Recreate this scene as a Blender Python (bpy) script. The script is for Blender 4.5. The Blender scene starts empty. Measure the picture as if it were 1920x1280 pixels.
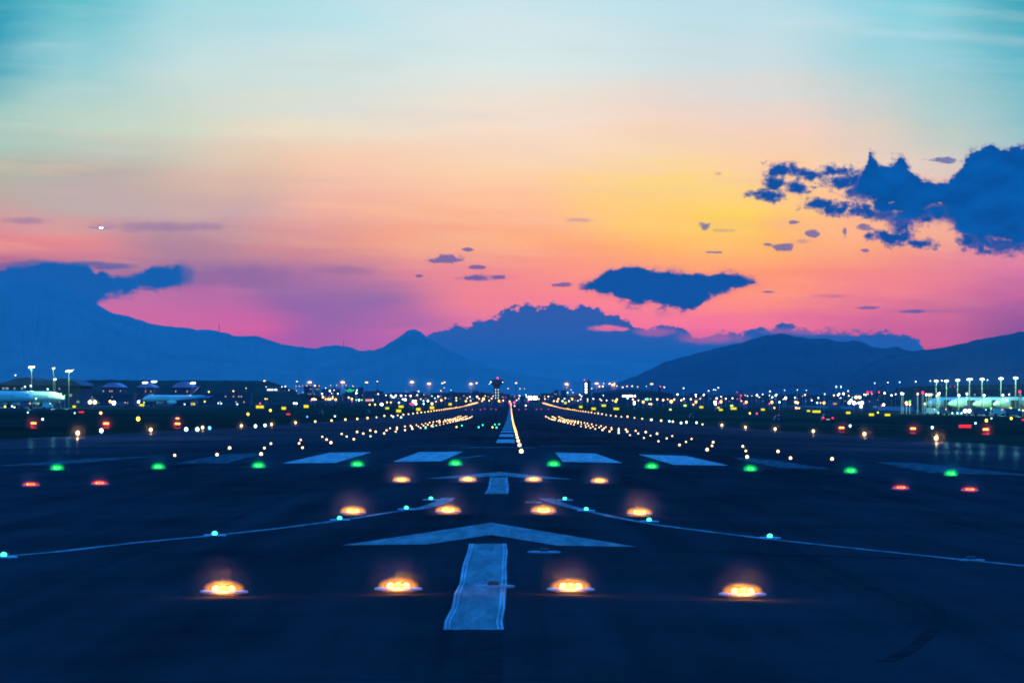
import bpy, bmesh, math, random
from mathutils import Vector, Matrix, noise
random.seed(7)
SC = bpy.context.scene
COL = SC.collection
PI = math.pi

# ------------------------------------------------------------------ camera
F = 7560.0                       # focal length in pixels of the 1920 px frame
CAMX, CAMH = 0.24, 1.62
cam_d = bpy.data.cameras.new('camera'); cam = bpy.data.objects.new('camera', cam_d); COL.objects.link(cam)
cam_d.sensor_width = 36.0; cam_d.lens = 36.0 * F / 1920.0
cam_d.clip_start = 0.5; cam_d.clip_end = 60000
PITCH = math.atan(100.0 / F); YAW = math.atan(2.2 / F); ROLL = 0.006
# camera looks along +y, pitched up, and rolled so that its right side sinks
CM = Matrix.Rotation(-YAW, 4, 'Z') @ Matrix.Rotation(PI / 2 + PITCH, 4, 'X') @ Matrix.Rotation(ROLL, 4, 'Z')
cam.matrix_world = Matrix.Translation((CAMX, 0, CAMH)) @ CM
SC.camera = cam
CP = Vector((CAMX, 0, CAMH)); CR = CM.to_3x3()

def ray(px, py):
    return (CR @ Vector(((px - 960) / F, (640 - py) / F, -1))).normalized()

def at(px, py, Y):
    r = ray(px, py); t = Y / r.y
    return CP + r * t

# ------------------------------------------------------------------ colour management
SC.view_settings.view_transform = 'Standard'; SC.view_settings.look = 'None'
SC.view_settings.exposure = 0.0; SC.view_settings.gamma = 1.0
cy = SC.cycles
cy.use_denoising = True; cy.denoiser = 'OPENIMAGEDENOISE'
cy.max_bounces = 4; cy.diffuse_bounces = 1; cy.glossy_bounces = 2; cy.volume_bounces = 1; cy.transparent_max_bounces = 8
cy.filter_width = 1.9
cy.sample_clamp_indirect = 3.0
cy.use_light_tree = True
cy.caustics_reflective = False; cy.caustics_refractive = False

def lin(c):
    return tuple((v / 255 / 12.92) if v / 255 <= 0.04045 else ((v / 255 + 0.055) / 1.055) ** 2.4 for v in c)

# ------------------------------------------------------------------ world: dusk sky
AMB = (0.03, 0.50, 2.0)        # deep blue of the dusk sky overhead and behind the camera
DENS = 1.4e-5                    # haze density per metre
SCAT = (0.012, 0.26, 1.02)      # light the hazy air sends back
HZTOP, HZFAR = 470.0, 21500.0

world = bpy.data.worlds.new('World'); SC.world = world; world.use_nodes = True
world.cycles.sampling_method = 'MANUAL'; world.cycles.sample_map_resolution = 512
nt = world.node_tree; nt.nodes.clear()

class G:
    """small helper to write shader maths"""
    def __init__(s, t): s.t = t
    def n(s, ty, **k):
        o = s.t.nodes.new(ty)
        for a, b in k.items(): setattr(o, a, b)
        return o
    def put(s, i, v):
        if isinstance(v, bpy.types.NodeSocket): s.t.links.new(v, i)
        else: i.default_value = v
    def m(s, op, a, b=0.0, c=None, clamp=False):
        o = s.n('ShaderNodeMath', operation=op, use_clamp=clamp)
        s.put(o.inputs[0], a)
        if len(o.inputs) > 1: s.put(o.inputs[1], b)
        if c is not None: s.put(o.inputs[2], c)
        return o.outputs[0]
    def v(s, op, a, b=None):
        o = s.n('ShaderNodeVectorMath', operation=op); s.put(o.inputs[0], a)
        if b is not None: s.put(o.inputs[1], b)
        return o.outputs[1] if op == 'LENGTH' else o.outputs[0]
    def comb(s, x, y, z=0.0):
        o = s.n('ShaderNodeCombineXYZ'); s.put(o.inputs[0], x); s.put(o.inputs[1], y); s.put(o.inputs[2], z); return o.outputs[0]
    def noise(s, vec, scale, detail=4, rough=.55, dist=0.0):
        o = s.n('ShaderNodeTexNoise'); s.put(o.inputs['Vector'], vec); o.inputs['Scale'].default_value = scale
        o.inputs['Detail'].default_value = detail; o.inputs['Roughness'].default_value = rough; o.inputs['Distortion'].default_value = dist
        return o.outputs[0]
    def rng(s, v, a, b, c=0.0, d=1.0, smooth=True):
        o = s.n('ShaderNodeMapRange', interpolation_type='SMOOTHSTEP' if smooth else 'LINEAR')
        s.put(o.inputs[0], v)
        for k, q in zip((1, 2, 3, 4), (a, b, c, d)): s.put(o.inputs[k], q)
        return o.outputs[0]
    def mix(s, f, a, b):
        o = s.n('ShaderNodeMix', data_type='RGBA'); s.put(o.inputs[0], f)
        for i, q in ((6, a), (7, b)):
            s.put(o.inputs[i], q if isinstance(q, bpy.types.NodeSocket) else (*q[:3], 1.0))
        return o.outputs[2]
    def ramp(s, f, stops, interp='EASE'):
        o = s.n('ShaderNodeValToRGB'); s.put(o.inputs[0], f); cr = o.color_ramp; cr.interpolation = interp
        while len(cr.elements) < len(stops): cr.elements.new(0.5)
        for e, (p, c) in zip(cr.elements, stops): e.position = p
        for e, (p, c) in zip(cr.elements, stops): e.color = (*c[:3], 1.0)
        return o.outputs[0]
    def curve(s, f, pts):
        o = s.n('ShaderNodeFloatCurve'); s.put(o.inputs[1], f); c = o.mapping.curves[0]
        while len(c.points) < len(pts): c.points.new(.5, .5)
        for p, (x, y) in zip(c.points, pts): p.location = (x, y); p.handle_type = 'VECTOR'
        o.mapping.update(); return o.outputs[0]

g = G(nt)
geo = g.n('ShaderNodeTexCoord').outputs['Generated']
sep = g.n('ShaderNodeSeparateXYZ'); g.put(sep.inputs[0], geo)
dx, dy, dz = sep.outputs
ys = g.m('MAXIMUM', dy, 0.02)
U = g.m('ADD', g.m('MULTIPLY', g.m('DIVIDE', dx, ys), F), 957.8)
V = g.m('ADD', g.m('SUBTRACT', 740.0, g.m('MULTIPLY', g.m('DIVIDE', dz, ys), F)), g.m('MULTIPLY', g.m('SUBTRACT', U, 957.8), 0.006))
P = g.comb(g.m('DIVIDE', U, 1000.0), g.m('DIVIDE', V, 1000.0))
# long streaks and soft patches that bend the colour bands a little
warp = g.m('SUBTRACT', g.noise(g.v('MULTIPLY', P, (1.2, 5.0, 1)), 1.6, 5, .5), .5)
warp2 = g.m('SUBTRACT', g.noise(g.v('MULTIPLY', P, (1.0, 14.0, 1)), 2.2, 4, .5), .5)
Vw = g.m('ADD', V, g.m('ADD', g.m('MULTIPLY', warp, 90.0), g.m('MULTIPLY', warp2, 60.0)))
Uw = g.m('ADD', U, g.m('MULTIPLY', warp, 260.0))
un = g.m('DIVIDE', g.m('ADD', Uw, 100.0), 2120.0, clamp=True)
def rs(*st): return [((x + 100) / 2120, lin(c)) for x, c in st]
ROWS = [
 (-30, rs((-60, (25,150,180)), (120, (90,190,205)), (330, (158,217,228)), (640, (170,224,238)), (960, (195,228,238)), (1400, (178,222,236)), (1700, (128,210,226)), (1980, (25,155,180)))),
 (120, rs((-60, (60,165,188)), (150, (150,206,214)), (400, (200,224,224)), (960, (220,233,231)), (1400, (206,222,226)), (1700, (160,211,221)), (1980, (90,182,200)))),
 (240, rs((-60, (165,205,195)), (250, (202,216,200)), (560, (236,222,200)), (1000, (246,222,204)), (1450, (246,210,194)), (1620, (222,208,198)), (1780, (180,205,202)), (1980, (135,192,204)))),
 (325, rs((-60, (172,182,170)), (200, (186,176,172)), (420, (222,188,168)), (680, (248,200,172)), (960, (254,210,172)), (1250, (255,216,138)), (1480, (255,208,164)), (1700, (234,206,192)), (1980, (175,198,198)))),
 (395, rs((-60, (205,160,160)), (120, (192,172,172)), (420, (202,168,172)), (640, (240,178,164)), (960, (254,188,154)), (1160, (255,205,120)), (1380, (255,212,98)), (1480, (255,205,110)), (1600, (254,188,142)), (1750, (240,178,160)), (1980, (212,158,175)))),
 (455, rs((-60, (228,128,145)), (120, (232,140,145)), (300, (178,135,158)), (560, (215,145,150)), (800, (244,164,140)), (1000, (253,168,126)), (1300, (255,188,100)), (1560, (255,168,128)), (1980, (222,142,165)))),
 (510, rs((-60, (150,95,150)), (200, (170,118,158)), (420, (152,112,162)), (640, (182,122,162)), (850, (232,138,152)), (1100, (252,150,138)), (1400, (254,150,120)), (1650, (244,140,140)), (1980, (222,128,165)))),
 (565, rs((-60, (190,85,165)), (220, (196,112,166)), (420, (190,108,168)), (540, (146,104,170)), (720, (148,108,170)), (900, (240,132,150)), (1200, (253,132,148)), (1450, (255,150,128)), (1700, (240,130,150)), (1980, (180,98,165)))),
 (615, rs((-60, (205,98,160)), (300, (208,104,162)), (470, (208,100,166)), (600, (154,102,172)), (760, (196,106,172)), (1000, (236,118,162)), (1350, (246,120,158)), (1700, (205,104,158)), (1980, (135,85,155)))),
 (665, rs((-60, (160,90,170)), (500, (170,90,172)), (700, (170,98,175)), (1000, (190,95,170)), (1350, (205,95,165)), (1720, (185,78,150)), (1980, (110,80,160)))),
 (735, rs((-60, (40,90,175)), (960, (60,100,185)), (1980, (30,80,170)))),
]
sky = g.ramp(un, ROWS[0][1])
for (y0, _), (y1, st) in zip(ROWS, ROWS[1:]):
    sky = g.mix(g.rng(Vw, y0, y1, smooth=False), sky, g.ramp(un, st))

st1 = g.noise(g.v('MULTIPLY', g.comb(g.m('DIVIDE', U, 1000.0), g.m('DIVIDE', g.m('ADD', V, g.m('MULTIPLY', U, -.05)), 1000.0)), (.9, 9.0, 1)), 2.0, 5, .55)
high = g.rng(V, 560, 330)
sky = g.mix(g.m('MULTIPLY', g.m('MULTIPLY', g.rng(st1, .50, .72), high), .27), sky, g.mix(g.rng(V, 60, 420), lin((214, 226, 232)), lin((214, 176, 176))))
sky = g.mix(g.m('MULTIPLY', g.m('MULTIPLY', g.rng(st1, .48, .30), g.rng(V, 640, 420)), .30), sky, g.mix(g.rng(V, 60, 380), lin((190, 214, 214)), lin((255, 206, 160))))
# clouds, drawn in directions of the sky: far, blue and backlit
nb = g.m('SUBTRACT', g.noise(g.v('MULTIPLY', P, (1, 1.25, 1)), 26, 7, .62), .5)
nf = g.m('SUBTRACT', g.noise(g.v('MULTIPLY', P, (1, 1.3, 1)), 95, 5, .6), .5)
nsoft = g.m('SUBTRACT', g.noise(g.v('MULTIPLY', P, (1, 2.2, 1)), 14, 5, .6), .5)
u2 = g.m('DIVIDE', g.m('ADD', U, g.m('MULTIPLY', nf, 8.0)), 2100.0)
def curve_y(pts):
    pts = sorted(pts)
    if pts[0][0] > -60: pts = [(-60, pts[0][1])] + pts
    return g.m('MULTIPLY', g.curve(g.m('ADD', u2, 100 / 2100, clamp=True), [((x + 100) / 2100, y / 1000) for x, y in pts]), 1000.0)
def cloud_mask(top, bot, x0, x1, amp_t, soft_t, amp_b, soft_b, fx=8):
    T = curve_y(top)
    a = g.m('SUBTRACT', V, T)
    a = g.m('ADD', a, g.m('ADD', g.m('MULTIPLY', nb, amp_t), g.m('MULTIPLY', nf, amp_t * .26)))
    mk = g.rng(a, -soft_t, soft_t)
    if bot:
        B = curve_y(bot)
        b = g.m('SUBTRACT', B, V)
        b = g.m('ADD', b, g.m('ADD', g.m('MULTIPLY', nb, amp_b), g.m('MULTIPLY', nsoft, amp_b)))
        mk = g.m('MULTIPLY', mk, g.rng(b, -soft_b, soft_b))
    e = g.m('ADD', U, g.m('MULTIPLY', nb, 30.0))
    if x0 is not None: mk = g.m('MULTIPLY', mk, g.rng(e, x0 - fx, x0 + fx))
    if x1 is not None: mk = g.m('MULTIPLY', mk, g.rng(e, x1 + fx, x1 - fx))
    return mk
def ell_mask(lst, namp, lo=1.08, hi=.72):
    cur = None
    for (x, y, a, b) in lst:
        d = g.v('LENGTH', g.v('MULTIPLY', g.v('SUBTRACT', P, (x / 1000, y / 1000, 0)), (1000 / a, 1000 / b, 0)))
        cur = d if cur is None else g.m('MINIMUM', cur, d)
    cur = g.m('ADD', cur, g.m('ADD', g.m('MULTIPLY', nb, namp), g.m('MULTIPLY', nf, namp * .45)))
    return g.rng(cur, lo, hi)
CB = lin((0, 87, 168)); CB2 = lin((62, 88, 168)); CB3 = lin((38, 104, 186)); PUR = lin((110, 88, 165))
# soft violet veils
sky = g.mix(g.m('MULTIPLY', ell_mask([(640,507,60,8),(300,425,120,9),(45,413,40,7),(905,521,50,6),(1740,583,70,4),(420,520,150,22)], 1.6, 1.5, .3), .45), sky, lin((128,100,165)))
# bright rims behind the ragged part of the right cloud
sky = g.mix(g.m('MULTIPLY', ell_mask([(1555,400,110,60),(1660,420,90,40),(1760,430,60,40),(1480,340,50,50)], .9, 1.4, .4), .35), sky, lin((255,190,150)))
small = [(843,485,34,8),(820,489,22,4),(876,468,9,3),(893,501,15,3),(884,521,28,4),(936,520,13,4),(1050,534,22,4),(1462,463,24,7),
         (1440,458,10,4),(1523,438,13,7),(1488,416,10,4),(1625,577,20,2.5),(1710,584,30,2.5),(1770,301,30,5),(1322,424,12,7),(1583,432,4,10),(1616,425,15,7),
         (1340,473,24,3),(1440,547,14,2.5),(1806,468,8,6),(785,517,9,3),(1620,470,9,4)]
sky = g.mix(g.m('MULTIPLY', ell_mask(small, 3.6, 1.25, .5), .8), sky, CB2)
sky = g.mix(g.m('MULTIPLY', ell_mask([(1088,412,30,5),(1350,432,34,4),(1345,325,10,4),(1505,452,20,5),(1560,555,40,4)], 2.2, 1.2, .3), .35), sky, PUR)
wisp = [(1462,320,32,15),(1510,326,36,11),(1560,322,36,10),(1455,345,20,14),(1440,366,34,10),(1485,352,22,12),(1575,342,38,14),(1600,335,26,22),(1610,360,30,14),(1535,382,30,10),
        (1572,392,40,12),(1605,396,34,11),(1640,402,38,9),(1690,420,26,22),(1672,444,36,13),(1725,456,34,9),(1720,405,46,12),(1765,402,36,16),(1830,452,30,14),(1880,460,50,14),(1800,404,40,18)]
sky = g.mix(g.m('MULTIPLY', ell_mask(wisp, 4.0, 1.5, .6), .88), sky, lin((44, 88, 166)))
t1 = [(1540,440),(1585,372),(1600,352),(1622,318),(1626,286),(1632,277),(1640,300),(1650,322),(1664,310),(1680,300),(1693,287),(1700,312),(1715,330),(1740,343),(1768,346),(1788,336),(1800,316),(1812,298),(1825,284),(1848,269),(1868,274),(1880,284),(1900,281),(1925,272),(1990,262)]
b1 = [(1540,270),(1585,346),(1600,356),(1625,378),(1655,398),(1690,404),(1735,404),(1770,402),(1790,416),(1812,440),(1840,452),(1880,456),(1930,462),(1990,468)]
sky = g.mix(ell_mask(wisp, 4.0, .82, .35), sky, lin((14, 82, 162)))
sky = g.mix(g.m('MULTIPLY', cloud_mask([(x, y - 5) for x, y in t1], [(x, y + 7) for x, y in b1], None, None, 90, 9, 110, 14), .6), sky, lin((96, 92, 160)))
sky = g.mix(cloud_mask(t1, b1, None, None, 66, 3.2, 80, 8), sky, g.mix(g.rng(nsoft, -.2, .2), lin((0, 80, 156)), lin((6, 94, 176))))
t2 = [(1020,620),(1080,536),(1100,533),(1118,522),(1135,510),(1160,503),(1200,502),(1240,507),(1290,512),(1330,516),(1352,509),(1375,513),(1395,522),(1412,528),(1430,536),(1490,620)]
b2 = [(1020,450),(1080,536),(1110,542),(1135,543),(1155,558),(1172,571),(1190,577),(1220,573),(1250,576),(1275,579),(1290,577),(1312,570),(1320,556),(1345,547),(1380,542),(1405,537),(1430,534),(1490,450)]
sky = g.mix(g.m('MULTIPLY', cloud_mask([(x, y - 3) for x, y in t2], [(x, y + 4) for x, y in b2], 1085, 1425, 40, 7, 60, 10, 9), .55), sky, lin((110, 92, 165)))
sky = g.mix(cloud_mask(t2, b2, 1090, 1420, 34, 2.8, 50, 4.5, 5), sky, lin((14, 86, 164)))
t4 = [(-60,506),(0,503),(40,498),(80,492),(140,492),(162,498),(178,512),(190,504),(210,519),(232,517),(262,512),(280,504),(300,498),(335,496),(347,506),(356,530),(420,640)]
b4 = [(-60,900),(158,900),(166,610),(176,573),(200,557),(240,550),(262,541),(310,541),(340,538),(356,524),(420,420)]
sky = g.mix(g.m('MULTIPLY', ell_mask([(205,499,45,6),(60,497,60,10),(345,515,22,22),(165,495,40,6)], 1.2, 1.4, .4), .75), sky, lin((55,98,170)))
sky = g.mix(cloud_mask(t4, b4, None, 345, 26, 5, 36, 7, 14), sky, lin((20, 96, 175)))
t3 = [(700,700),(780,652),(800,632),(830,618),(858,611),(880,610),(895,602),(915,592),(940,590),(960,580),(985,575),(1010,578),(1025,572),(1042,562),(1060,570),(1085,575),(1108,583),(1122,574),(1140,590),(1165,600),(1185,610),(1205,616),(1230,612),(1260,608),(1280,614),(1290,626),(1318,632),(1335,627),(1350,620),(1378,628),(1400,622),(1425,612),(1440,617),(1456,609),(1470,603),(1482,615),(1510,616),(1540,618),(1590,621),(1640,619),(1700,627),(1722,641),(1740,660),(1775,700)]
c3 = g.mix(g.rng(V, 590, 690), lin((44, 94, 172)), lin((12, 98, 180)))
m3 = cloud_mask(t3, None, None, None, 56, 3.2, 0, 1)
m3 = g.m('MULTIPLY', m3, g.m('SUBTRACT', 1.0, g.m('MULTIPLY', ell_mask([(1138,615,30,6),(1165,617,16,4)], 1.3, 1.3, .5), .85)))
# hazier, half see-through top edge over its right half
m3 = g.m('MULTIPLY', m3, g.m('SUBTRACT', 1.0, g.m('MULTIPLY', ell_mask([(1330,632,60,12),(1230,622,40,8),(1560,620,110,7)], 1.5, 1.5, .3), .35)))
sky = g.mix(m3, sky, c3)
# the haze box in front of the sky takes light away and adds its own: give the sky beyond it what is needed
vv = g.m('MAXIMUM', dz, 1e-4)
path = g.m('MINIMUM', g.m('DIVIDE', HZTOP, vv), HZFAR)
Tr = g.m('EXPONENT', g.m('MULTIPLY', path, -DENS))
sc_ = g.v('SCALE', SCAT); nt.nodes[-1].inputs['Scale'].default_value = 1
sc_ = g.v('MULTIPLY', SCAT, g.comb(g.m('SUBTRACT', 1.0, Tr), g.m('SUBTRACT', 1.0, Tr), g.m('SUBTRACT', 1.0, Tr)))
comp = g.v('MAXIMUM', g.v('DIVIDE', g.v('SUBTRACT', sky, sc_), g.comb(Tr, Tr, Tr)), (0, 0, 0))
# blend the sunset into plain dusk blue away from the west
fadeU = g.rng(g.m('ABSOLUTE', g.m('SUBTRACT', U, 957.8)), 1100, 2300)
fadeV = g.rng(V, -120, -1100)
front = g.rng(dy, .55, .75)
keep = g.m('MULTIPLY', g.m('MULTIPLY', g.m('SUBTRACT', 1.0, fadeU), g.m('SUBTRACT', 1.0, fadeV)), front)
final = g.mix(keep, AMB, comp)
bg = g.n('ShaderNodeBackground'); g.put(bg.inputs[0], final); bg.inputs[1].default_value = 1.0
out = g.n('ShaderNodeOutputWorld'); nt.links.new(bg.outputs[0], out.inputs[0])

# ------------------------------------------------------------------ lie of the land
KN = [(-400,1.62),(0,1.62),(36,1.70),(66,1.89),(96,1.99),(122,2.07),(152,2.19),(182,2.33),(212,2.48),(242,2.62),(272,2.74),(302,2.85),(380,3.22),(450,3.55),(535,3.95),
      (654,4.35),(774,4.80),(895,5.25),(1013,5.35),(1190,5.95),(1376,6.25),(1670,6.75),(1920,7.1),(2290,7.6),(2800,7.85),(3400,7.75),(3900,7.75),(6000,8.5),(40000,8.5)]
def D(y):
    for i in range(len(KN) - 1):
        if y <= KN[i + 1][0]:
            p0 = KN[max(i - 1, 0)]; p1 = KN[i]; p2 = KN[i + 1]; p3 = KN[min(i + 2, len(KN) - 1)]
            h = p2[0] - p1[0]; t = (y - p1[0]) / h
            m1 = (p2[1] - p0[1]) / max(p2[0] - p0[0], 1); m2 = (p3[1] - p1[1]) / max(p3[0] - p1[0], 1)
            if i >= len(KN) - 3: return p1[1] + (p2[1] - p1[1]) * t
            return (2*t**3-3*t*t+1)*p1[1] + (t**3-2*t*t+t)*h*m1 + (-2*t**3+3*t*t)*p2[1] + (t**3-t*t)*h*m2
    return KN[-1][1]
def gz(x, y):
    return CAMH - D(y) - 0.017 * min(abs(x), 36.0)
def on_ground(px, py, h=0.0):
    r = ray(px, py); lo, hi = 8.0, 20000.0
    for _ in range(60):
        mid = (lo + hi) / 2; p = CP + r * (mid / r.y)
        if p.z > gz(p.x, p.y) + h: lo = mid
        else: hi = mid
    p = CP + r * (lo / r.y)
    return Vector((p.x, p.y, gz(p.x, p.y) + h))

# ------------------------------------------------------------------ materials
def new_mat(name):
    m = bpy.data.materials.new(name); m.use_nodes = True; m.node_tree.nodes.clear()
    h = G(m.node_tree); o = h.n('ShaderNodeOutputMaterial'); return m, h, o
def principled(name, col, rough=.7, metal=0.0, var=.18, scale=3.0, spec=.2, bump=0.0):
    m, h, o = new_mat(name); b = h.n('ShaderNodeBsdfPrincipled')
    tc = h.n('ShaderNodeTexCoord').outputs['Object']
    nn = h.noise(tc, scale, 5, .6)
    c = h.mix(h.rng(nn, .3, .7), tuple(v * (1 - var) for v in col), tuple(min(1, v * (1 + var)) for v in col))
    h.put(b.inputs['Base Color'], c); b.inputs['Roughness'].default_value = rough; b.inputs['Metallic'].default_value = metal
    b.inputs['Specular IOR Level'].default_value = spec
    if bump:
        bp = h.n('ShaderNodeBump'); bp.inputs['Strength'].default_value = bump; h.put(bp.inputs['Height'], nn); m.node_tree.links.new(bp.outputs[0], b.inputs['Normal'])
    m.node_tree.links.new(b.outputs[0], o.inputs[0]); return m
def glow(name, col, strength, vary=True):
    m, h, o = new_mat(name); e = h.n('ShaderNodeEmission')
    tc = h.n('ShaderNodeTexCoord').outputs['Object']
    c = h.mix(h.rng(h.noise(tc, 4.0, 2), .35, .65), tuple(v * .85 for v in col), col)
    h.put(e.inputs[0], c); e.inputs[1].default_value = strength
    m.node_tree.links.new(e.outputs[0], o.inputs[0]); m.cycles.emission_sampling = 'NONE'; return m
M = {}
# asphalt: dark rubber-stained pavement with faint patches and a thin blueish sheen
def asphalt():
    m, h, o = new_mat('asphalt')
    tc = h.n('ShaderNodeTexCoord').outputs['Object']
    big = h.noise(h.v('MULTIPLY', tc, (.06, .012, 1)), 1.0, 5, .6)
    strk = h.noise(h.v('MULTIPLY', tc, (1.3, .025, 1)), 1.0, 4, .6)
    fine = h.noise(tc, 9.0, 6, .7)
    sx = h.n('ShaderNodeSeparateXYZ'); h.put(sx.inputs[0], tc)
    rub = h.m('MULTIPLY', h.rng(h.m('ABSOLUTE', sx.outputs[0]), 11, 3), h.rng(sx.outputs[1], 120, 260))
    tone = h.m('ADD', h.m('MULTIPLY', big, .8), h.m('MULTIPLY', strk, .45))
    tone = h.m('ADD', tone, h.m('MULTIPLY', fine, .25))
    tone = h.m('SUBTRACT', tone, h.m('MULTIPLY', rub, .12))
    med = h.noise(h.v('MULTIPLY', tc, (.5, .16, 1)), 1.0, 6, .65)
    tone = h.m('ADD', tone, h.m('MULTIPLY', h.m('SUBTRACT', med, .5), .45))
    vor = h.n('ShaderNodeTexVoronoi'); vor.feature = 'DISTANCE_TO_EDGE'; vor.inputs['Scale'].default_value = .16
    wv = h.v('ADD', tc, h.v('MULTIPLY', h.comb(fine, h.noise(tc, 1.5, 5), 0.0), (1.2, 1.2, 0))); h.put(vor.inputs['Vector'], wv)
    crack = h.m('MULTIPLY', h.rng(vor.outputs['Distance'], .014, .003), h.rng(big, .45, .6))
    def joint(v, per, wd): 
        f = h.m('ABSOLUTE', h.m('SUBTRACT', h.m('FRACT', h.m('DIVIDE', v, per)), .5)); return h.rng(f, wd / per * 1.5, wd / per * .5)
    jt = h.m('MAXIMUM', joint(h.m('ADD', sx.outputs[0], 100.9), 3.8, .05), joint(h.m('ADD', sx.outputs[1], 400.2), 7.5, .08))
    c = h.mix(h.rng(tone, .45, .9, smooth=False), (.0095, .0098, .0105), (.037, .037, .039))
    c = h.mix(h.m('MULTIPLY', h.m('MAXIMUM', jt, crack), .22), c, (.009, .009, .010))
    bp = h.n('ShaderNodeBump'); bp.inputs['Strength'].default_value = .25; bp.inputs['Distance'].default_value = .01
    h.put(bp.inputs['Height'], h.noise(tc, 40.0, 4, .7))
    d = h.n('ShaderNodeBsdfDiffuse'); h.put(d.inputs[0], c); m.node_tree.links.new(bp.outputs[0], d.inputs['Normal'])
    gl = h.n('ShaderNodeBsdfGlossy'); gl.inputs['Color'].default_value = (.34, .6, 1, 1); gl.inputs['Roughness'].default_value = .16
    m.node_tree.links.new(bp.outputs[0], gl.inputs['Normal'])
    wet = h.noise(h.v('MULTIPLY', tc, (.05, .03, 1)), 1.0, 4, .6)
    side = h.rng(h.m('ABSOLUTE', sx.outputs[0]), 8, 24, .3, 1.0)
    far = h.rng(sx.outputs[1], 110, 270, .0, 1.0)
    f = h.m('MULTIPLY', h.m('MULTIPLY', h.rng(wet, .42, .7, .008, .06), side), far)
    mx = h.n('ShaderNodeMixShader'); h.put(mx.inputs[0], f)
    m.node_tree.links.new(d.outputs[0], mx.inputs[1]); m.node_tree.links.new(gl.outputs[0], mx.inputs[2])
    m.node_tree.links.new(mx.outputs[0], o.inputs[0]); return m
M['asphalt'] = asphalt()
def paint(name, col, wear=.4, dirt=(.02, .022, .025)):
    m, h, o = new_mat(name)
    tc = h.n('ShaderNodeTexCoord').outputs['Object']
    a = h.noise(h.v('MULTIPLY', tc, (5, .35, 1)), 1.0, 6, .65)
    b = h.noise(h.v('MULTIPLY', tc, (22, 1.1, 1)), 1.0, 6, .75)
    w = h.m('ADD', h.m('MULTIPLY', a, .72), h.m('MULTIPLY', b, .28))
    c = h.mix(h.rng(w, .62, .40, 0, wear), col, dirt)
    d = h.n('ShaderNodeBsdfDiffuse'); h.put(d.inputs[0], c); m.node_tree.links.new(d.outputs[0], o.inputs[0]); return m
M['paint'] = paint('worn_white_paint', (.24, .24, .22), .42)
M['paint_far'] = paint('bright_white_paint', (.46, .42, .38), .45)
M['paint_edge'] = paint('fresh_white_paint', (.46, .44, .42), .5)
M['paint_old'] = paint('faded_white_paint', (.11, .12, .12), .8)
M['paint_line'] = paint('thin_white_paint', (.24, .26, .25), .6)
M['sawcut'] = principled('dark_sealant', (.008, .008, .009), .9, spec=0)
M['tyre'] = principled('rubber_trace', (.0200, .0200, .0205), .95, spec=0)
def grass():
    m, h, o = new_mat('dark_grass'); tc = h.n('ShaderNodeTexCoord').outputs['Object']
    n1 = h.noise(h.v('MULTIPLY', tc, (.01, .004, 1)), 1.0, 6, .6); n2 = h.noise(tc, .8, 5, .7)
    c = h.mix(h.rng(h.m('ADD', h.m('MULTIPLY', n1, .7), h.m('MULTIPLY', n2, .3)), .38, .62), (.013, .016, .010), (.030, .036, .022))
    d = h.n('ShaderNodeBsdfDiffuse'); h.put(d.inputs[0], c); m.node_tree.links.new(d.outputs[0], o.inputs[0]); return m
M['grass'] = grass()
M['concrete'] = principled('apron_concrete', (.10, .11, .11), .9, spec=.05, scale=.05)
def hillmat(name, a, b, s):
    m, h, o = new_mat(name); tc = h.n('ShaderNodeTexCoord').outputs['Object']
    n1 = h.noise(tc, s, 8, .65)
    c = h.mix(h.rng(n1, .35, .65), a, b)
    d = h.n('ShaderNodeBsdfDiffuse'); h.put(d.inputs[0], c); m.node_tree.links.new(d.outputs[0], o.inputs[0]); return m
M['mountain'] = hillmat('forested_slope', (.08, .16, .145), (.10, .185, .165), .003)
M['darkhill'] = hillmat('wooded_bank', (.012, .02, .012), (.03, .04, .025), .03)
M['plate'] = principled('bare_steel_rim', (.32, .34, .36), .55, .3, spec=.4, scale=20)
M['house'] = principled('cast_housing', (.06, .06, .065), .6, .5, scale=30)
M['dark'] = principled('dark_painted_metal', (.04, .045, .05), .6, .2)
M['pole'] = principled('galvanised_steel', (.30, .34, .36), .5, .4)
M['wall'] = principled('grey_rendered_wall', (.10, .11, .12), .85, scale=.1)
M['wall_dark'] = principled('dark_cladding', (.03, .035, .04), .8, scale=.1)
M['roof'] = principled('roof_sheet', (.05, .055, .06), .7, scale=.1)
M['roof_pale'] = principled('pale_roof_sheet', (.50, .24, .30), .6, scale=.1)
M['glass'] = principled('facade_glass', (.03, .05, .05), .15, spec=.6, scale=.2)
M['white'] = principled('white_aircraft_paint', (.60, .62, .42), .4, spec=.3, scale=.15, var=.08)
M['grey'] = principled('grey_aircraft_metal', (.30, .32, .33), .4, .3, scale=.3)
M['blackpaint'] = principled('black_car_paint', (.01, .01, .012), .4, spec=.3)
M['rubber'] = principled('tyre_rubber', (.015, .015, .015), .9)
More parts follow.
